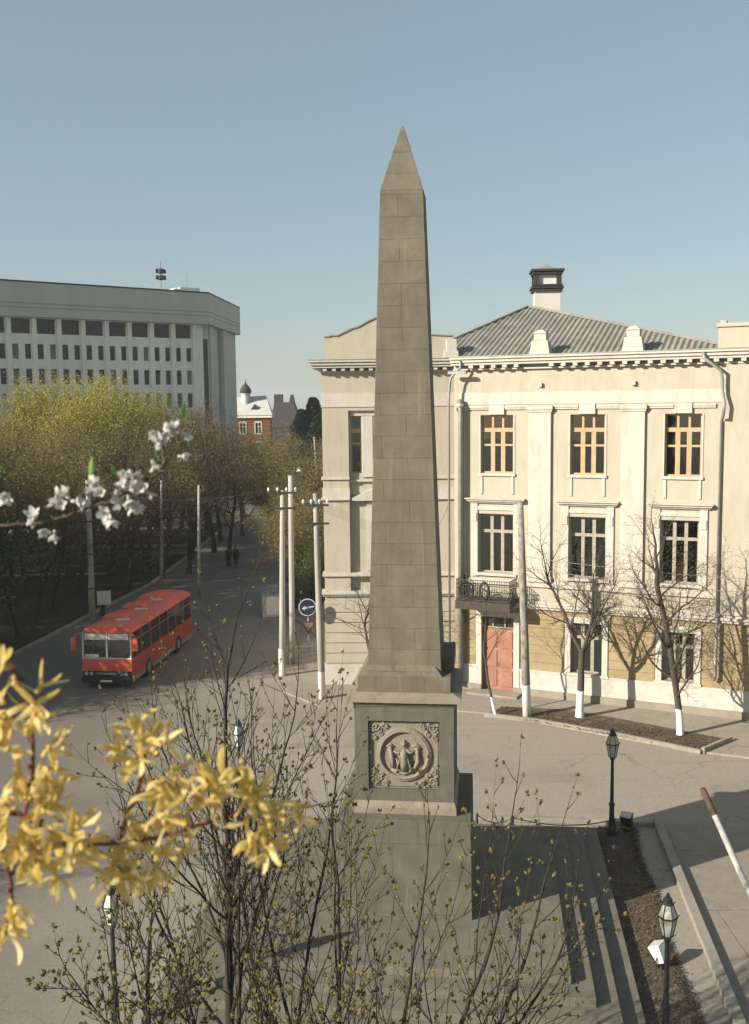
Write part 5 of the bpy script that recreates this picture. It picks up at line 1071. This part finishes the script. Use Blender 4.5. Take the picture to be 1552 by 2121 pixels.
# ------------------------------------------------------------------ blossom close to the camera
def petal(ln, wd, curl, twist, n_=7, strap=False):
    vs_, fs = [], []
    for i in range(n_ + 1):
        t = i / n_; w2 = wd * .5 * ((min(1, .35 + 2.2 * t) * (1 if t < .8 else max(.3, 1 - (t - .8) * 3.2))) if strap else math.sin(math.pi * (t ** .75) * .93 + .10) * (1 if t < .98 else .3)); a = curl * t * t; y = ln * t * math.cos(a * .6); z = ln * t * math.sin(a * .6) ; tw = twist * t
        for k, s_ in enumerate((-1, 0, 1)): vs_.append((s_ * w2 * math.cos(tw), y, z + s_ * w2 * math.sin(tw) + (abs(s_) * w2 * .35)))
    for i in range(n_):
        for k in range(2): a = i * 3 + k; fs.append((a, a + 1, a + 4, a + 3))
    return vs_, fs
def flower_mesh(kind, seed):
    rn = random.Random(seed); mb = MB(); n_ = 4 if kind == 'f' else 5
    for i in range(n_):
        if kind == 'f': v_, f_ = petal(.0275 * rn.uniform(.8, 1.12), .0064 * rn.uniform(.85, 1.15), rn.uniform(-.7, 1.3), rn.uniform(-1.1, 1.1), strap=True); tilt = R(rn.uniform(8, 48))
        else: v_, f_ = petal(.0135 * rn.uniform(.85, 1.15), .0085, rn.uniform(-.2, .8), rn.uniform(-.2, .2)); tilt = R(rn.uniform(15, 45))
        mt = Matrix.Rotation(2 * math.pi * i / n_ + rn.uniform(-.2, .2), 4, 'Z') @ Matrix.Rotation(tilt, 4, 'X')
        mb.add([mt @ Vector(q) for q in v_], f_)
    mb.tube([(0, 0, -.006), (0, 0, .001)], [.0018, .0028], 6)
    me = bpy.data.meshes.new('flower'); me.from_pydata(mb.v, [], mb.f); me.polygons.foreach_set('use_smooth', [True] * len(me.polygons)); me.materials.append(L_PET if kind == 'f' else L_WH); return me
FM = [flower_mesh('f', i) for i in range(8)]; WM = [flower_mesh('w', 20 + i) for i in range(5)]
def branch(name, label, stems, clusters, meshes, m, r_, leaves=(), greens=(), seed=1, spread=.016, org=None):
    """stems: lists of (px, py, distance); clusters: (px, py, distance, number, spread, way)"""
    rn = random.Random(seed); org = At(*stems[0][0]); t = thing(name, label, 'flowering branch', org)
    q = MB()
    for st in stems:
        P = [At(*a) - org for a in st]; pts = []
        for a, b in zip(P, P[1:]):
            for i in range(5): pts.append(a.lerp(b, i / 5) + Vector((rn.gauss(0, .0006), rn.gauss(0, .0006), rn.gauss(0, .0006))))
        pts.append(P[-1]); q.tube(pts, [r_ * (1 - .55 * i / len(pts)) for i in range(len(pts))], 8)
        for i in range(2, len(pts) - 1, 3): q.octa(pts[i], (rn.gauss(0, 1), rn.gauss(0, 1), 1), r_ * 3.2, r_ * 1.1)
    q.build('stem', m, t, smooth=True)
    k = 0
    for px, py, Y, n_, sp, way in clusters:
        c = At(px, py, Y) - org
        for j in range(max(1, round(n_ * (.78 if meshes is FM else .7)))):
            if k >= 98: break
            o = bpy.data.objects.new('flower', meshes[rn.randrange(len(meshes))]); C.objects.link(o); o.parent = t; k += 1
            d = (Vector((rn.gauss(0, 1), rn.gauss(0, .8) - .4, rn.gauss(0, 1))).normalized() + Vector(way) * .8).normalized()
            o.location = c + d * sp * rn.uniform(.35, 1.1); o.rotation_mode = 'QUATERNION'; o.rotation_quaternion = d.to_track_quat('Z', 'Y') @ Quaternion((0, 0, 1), rn.uniform(0, 6.28)); s_ = rn.uniform(.85, 1.15); o.scale = (s_, s_, s_)
    if greens:
        q = MB()
        for px, py, Y, dx, dz, ln in greens:
            c = At(px, py, Y) - org; d = Vector((dx, -.1, dz)).normalized()
            v_, f_ = petal(ln, ln * .28, .5, .3); mt = d.to_track_quat('Y', 'Z').to_matrix().to_4x4(); q.add([c + (mt @ Vector(a)) for a in v_], f_)
        q.build('leaves', L_LG, t, smooth=True)
    return t
D1 = .98
branch('forsythia_branch', 'yellow forsythia branch close to the camera reaching across the lower left', [
    [(-160, 1790, D1), (-40, 1742, D1), (60, 1742, D1), (160, 1752, D1), (240, 1748, D1), (330, 1735, D1), (400, 1715, D1), (470, 1690, D1 + .02), (540, 1665, D1 + .03)],
    [(245, 1748, D1), (262, 1700, D1), (285, 1640, D1), (300, 1580, D1), (302, 1545, D1)]],
    [(300, 1560, D1, 12, .024, (0, 0, .6)), (340, 1610, D1, 5, .02, (.6, 0, 0)), (262, 1560, D1, 3, .014, (-.8, 0, 0)), (250, 1685, D1, 3, .014, (0, 0, 0)), (330, 1680, D1, 7, .02, (0, 0, .4)), (395, 1665, D1, 9, .022, (0, 0, .3)), (455, 1640, D1, 9, .024, (0, 0, .5)), (530, 1650, D1 + .02, 16, .032, (0, 0, 0)), (610, 1665, D1 + .03, 3, .014, (1, 0, 0)), (545, 1720, D1 + .02, 5, .02, (0, 0, -1)), (325, 1770, D1, 6, .022, (0, 0, -.8)), (225, 1785, D1, 6, .022, (0, 0, -.9)), (270, 1740, D1, 4, .018, (0, 0, 0)), (390, 1750, D1, 3, .018, (0, 0, -1))],
    FM, 'bark_red', .0028, greens=[(525, 1665, D1, .3, -.5, .022), (535, 1650, D1, -.4, .5, .02), (235, 1775, D1, .3, -.8, .022), (545, 1660, D1, .7, .1, .018)], seed=3)
branch('forsythia_branch', 'yellow forsythia branch climbing the left edge close to the camera', [
    [(-120, 1700, D1 - .03), (-20, 1680, D1 - .03), (48, 1690, D1 - .03), (66, 1620, D1 - .03), (70, 1540, D1 - .03), (58, 1470, D1 - .03), (38, 1400, D1 - .03), (20, 1372, D1 - .03)],
    [(-30, 1650, D1), (50, 1690, D1 - .02), (95, 1715, D1 - .02), (140, 1745, D1 - .02)],
    [(0, 1700, D1), (10, 1780, D1), (26, 1840, D1), (20, 1900, D1), (12, 1935, D1)]],
    [(28, 1385, D1 - .03, 9, .02, (0, 0, .3)), (60, 1455, D1 - .03, 6, .018, (.2, 0, 0)), (20, 1470, D1 - .03, 5, .018, (-.4, 0, 0)), (95, 1540, D1 - .03, 4, .016, (.9, 0, 0)), (25, 1560, D1 - .03, 7, .02, (-.4, 0, 0)), (90, 1590, D1 - .03, 3, .014, (.8, 0, -.3)), (45, 1670, D1 - .03, 11, .026, (0, 0, 0)), (100, 1680, D1 - .03, 9, .024, (.2, 0, .5)), (55, 1745, D1 - .03, 9, .024, (0, 0, -.4)), (115, 1760, D1 - .03, 9, .026, (.3, 0, -.6)), (8, 1720, D1 - .03, 6, .02, (0, 0, 0)), (150, 1735, D1 - .03, 5, .018, (.8, 0, 0)), (20, 1915, D1, 4, .010, (.4, 0, -.2)), (20, 1860, D1, 1, .008, (.8, 0, 0))],
    FM, 'bark_red', .0028, seed=5)
D2 = 1.35
branch('cherry_branch', 'white cherry blossom branch close to the camera against the park trees', [
    [(-200, 1105, D2), (-60, 1092, D2), (20, 1088, D2), (90, 1082, D2), (140, 1068, D2), (190, 1050, D2), (240, 1033, D2), (285, 1005, D2), (320, 985, D2), (350, 955, D2), (362, 930, D2)],
    [(340, 968, D2), (340, 930, D2), (348, 890, D2), (342, 855, D2)], [(-60, 1010, D2), (5, 1030, D2), (45, 1050, D2)]],
    [(345, 895, D2, 9, .016, (0, 0, .2)), (330, 905, D2, 3, .010, (-.6, 0, 0)), (372, 890, D2, 3, .010, (.6, 0, 0)), (215, 1015, D2, 6, .018, (-.2, 0, .3)), (262, 1015, D2, 8, .018, (0, 0, 0)), (270, 1040, D2, 5, .014, (.3, 0, -.6)), (225, 1062, D2, 4, .012, (0, 0, -.8)), (272, 985, D2, 3, .010, (.1, 0, 1)), (298, 1012, D2, 4, .012, (.8, 0, -.2)), (125, 1045, D2, 4, .012, (-.3, 0, .4)), (150, 1038, D2, 5, .012, (.3, 0, .4)), (73, 1070, D2, 3, .008, (0, 0, .4)), (114, 1098, D2, 3, .008, (0, 0, -1)), (370, 945, D2, 2, .006, (.8, 0, 0)), (315, 975, D2, 2, .006, (-.3, 0, .3)), (8, 1025, D2, 3, .008, (0, 0, 0)), (88, 1100, D2, 1, .006, (0, 0, -.4))],
    WM, 'bark_brown', .0023, greens=[(188, 995, D2, -.05, 1, .034), (195, 985, D2, .25, 1, .024), (186, 1000, D2, .5, .8, .018), (236, 985, D2, .1, 1, .016), (338, 850, D2, -.5, 1, .016), (350, 845, D2, .1, 1, .018), (382, 870, D2, .1, 1, .024), (378, 880, D2, .5, .7, .02), (384, 905, D2, .3, -1, .02), (330, 955, D2, -.5, .8, .018), (240, 985, D2, .6, .4, .014)], seed=9)

# ------------------------------------------------------------------ the air
hz = MB(); hz.box(-1900, 1900, -250, 1900, -1.2, 42); o = hz.build('haze', 'iron'); struct(o, 'stuff')
hm = bpy.data.materials.new('haze'); hm.use_nodes = True; n_ = hm.node_tree.nodes; n_.remove(n_['Principled BSDF'])
pv = n_.new('ShaderNodeVolumePrincipled'); pv.inputs['Color'].default_value = (0.90, 0.93, 0.97, 1); pv.inputs['Density'].default_value = 0.0003; pv.inputs['Anisotropy'].default_value = 0.0
hm.node_tree.links.new(pv.outputs[0], n_['Material Output'].inputs['Volume']); o.data.materials.clear(); o.data.materials.append(hm)
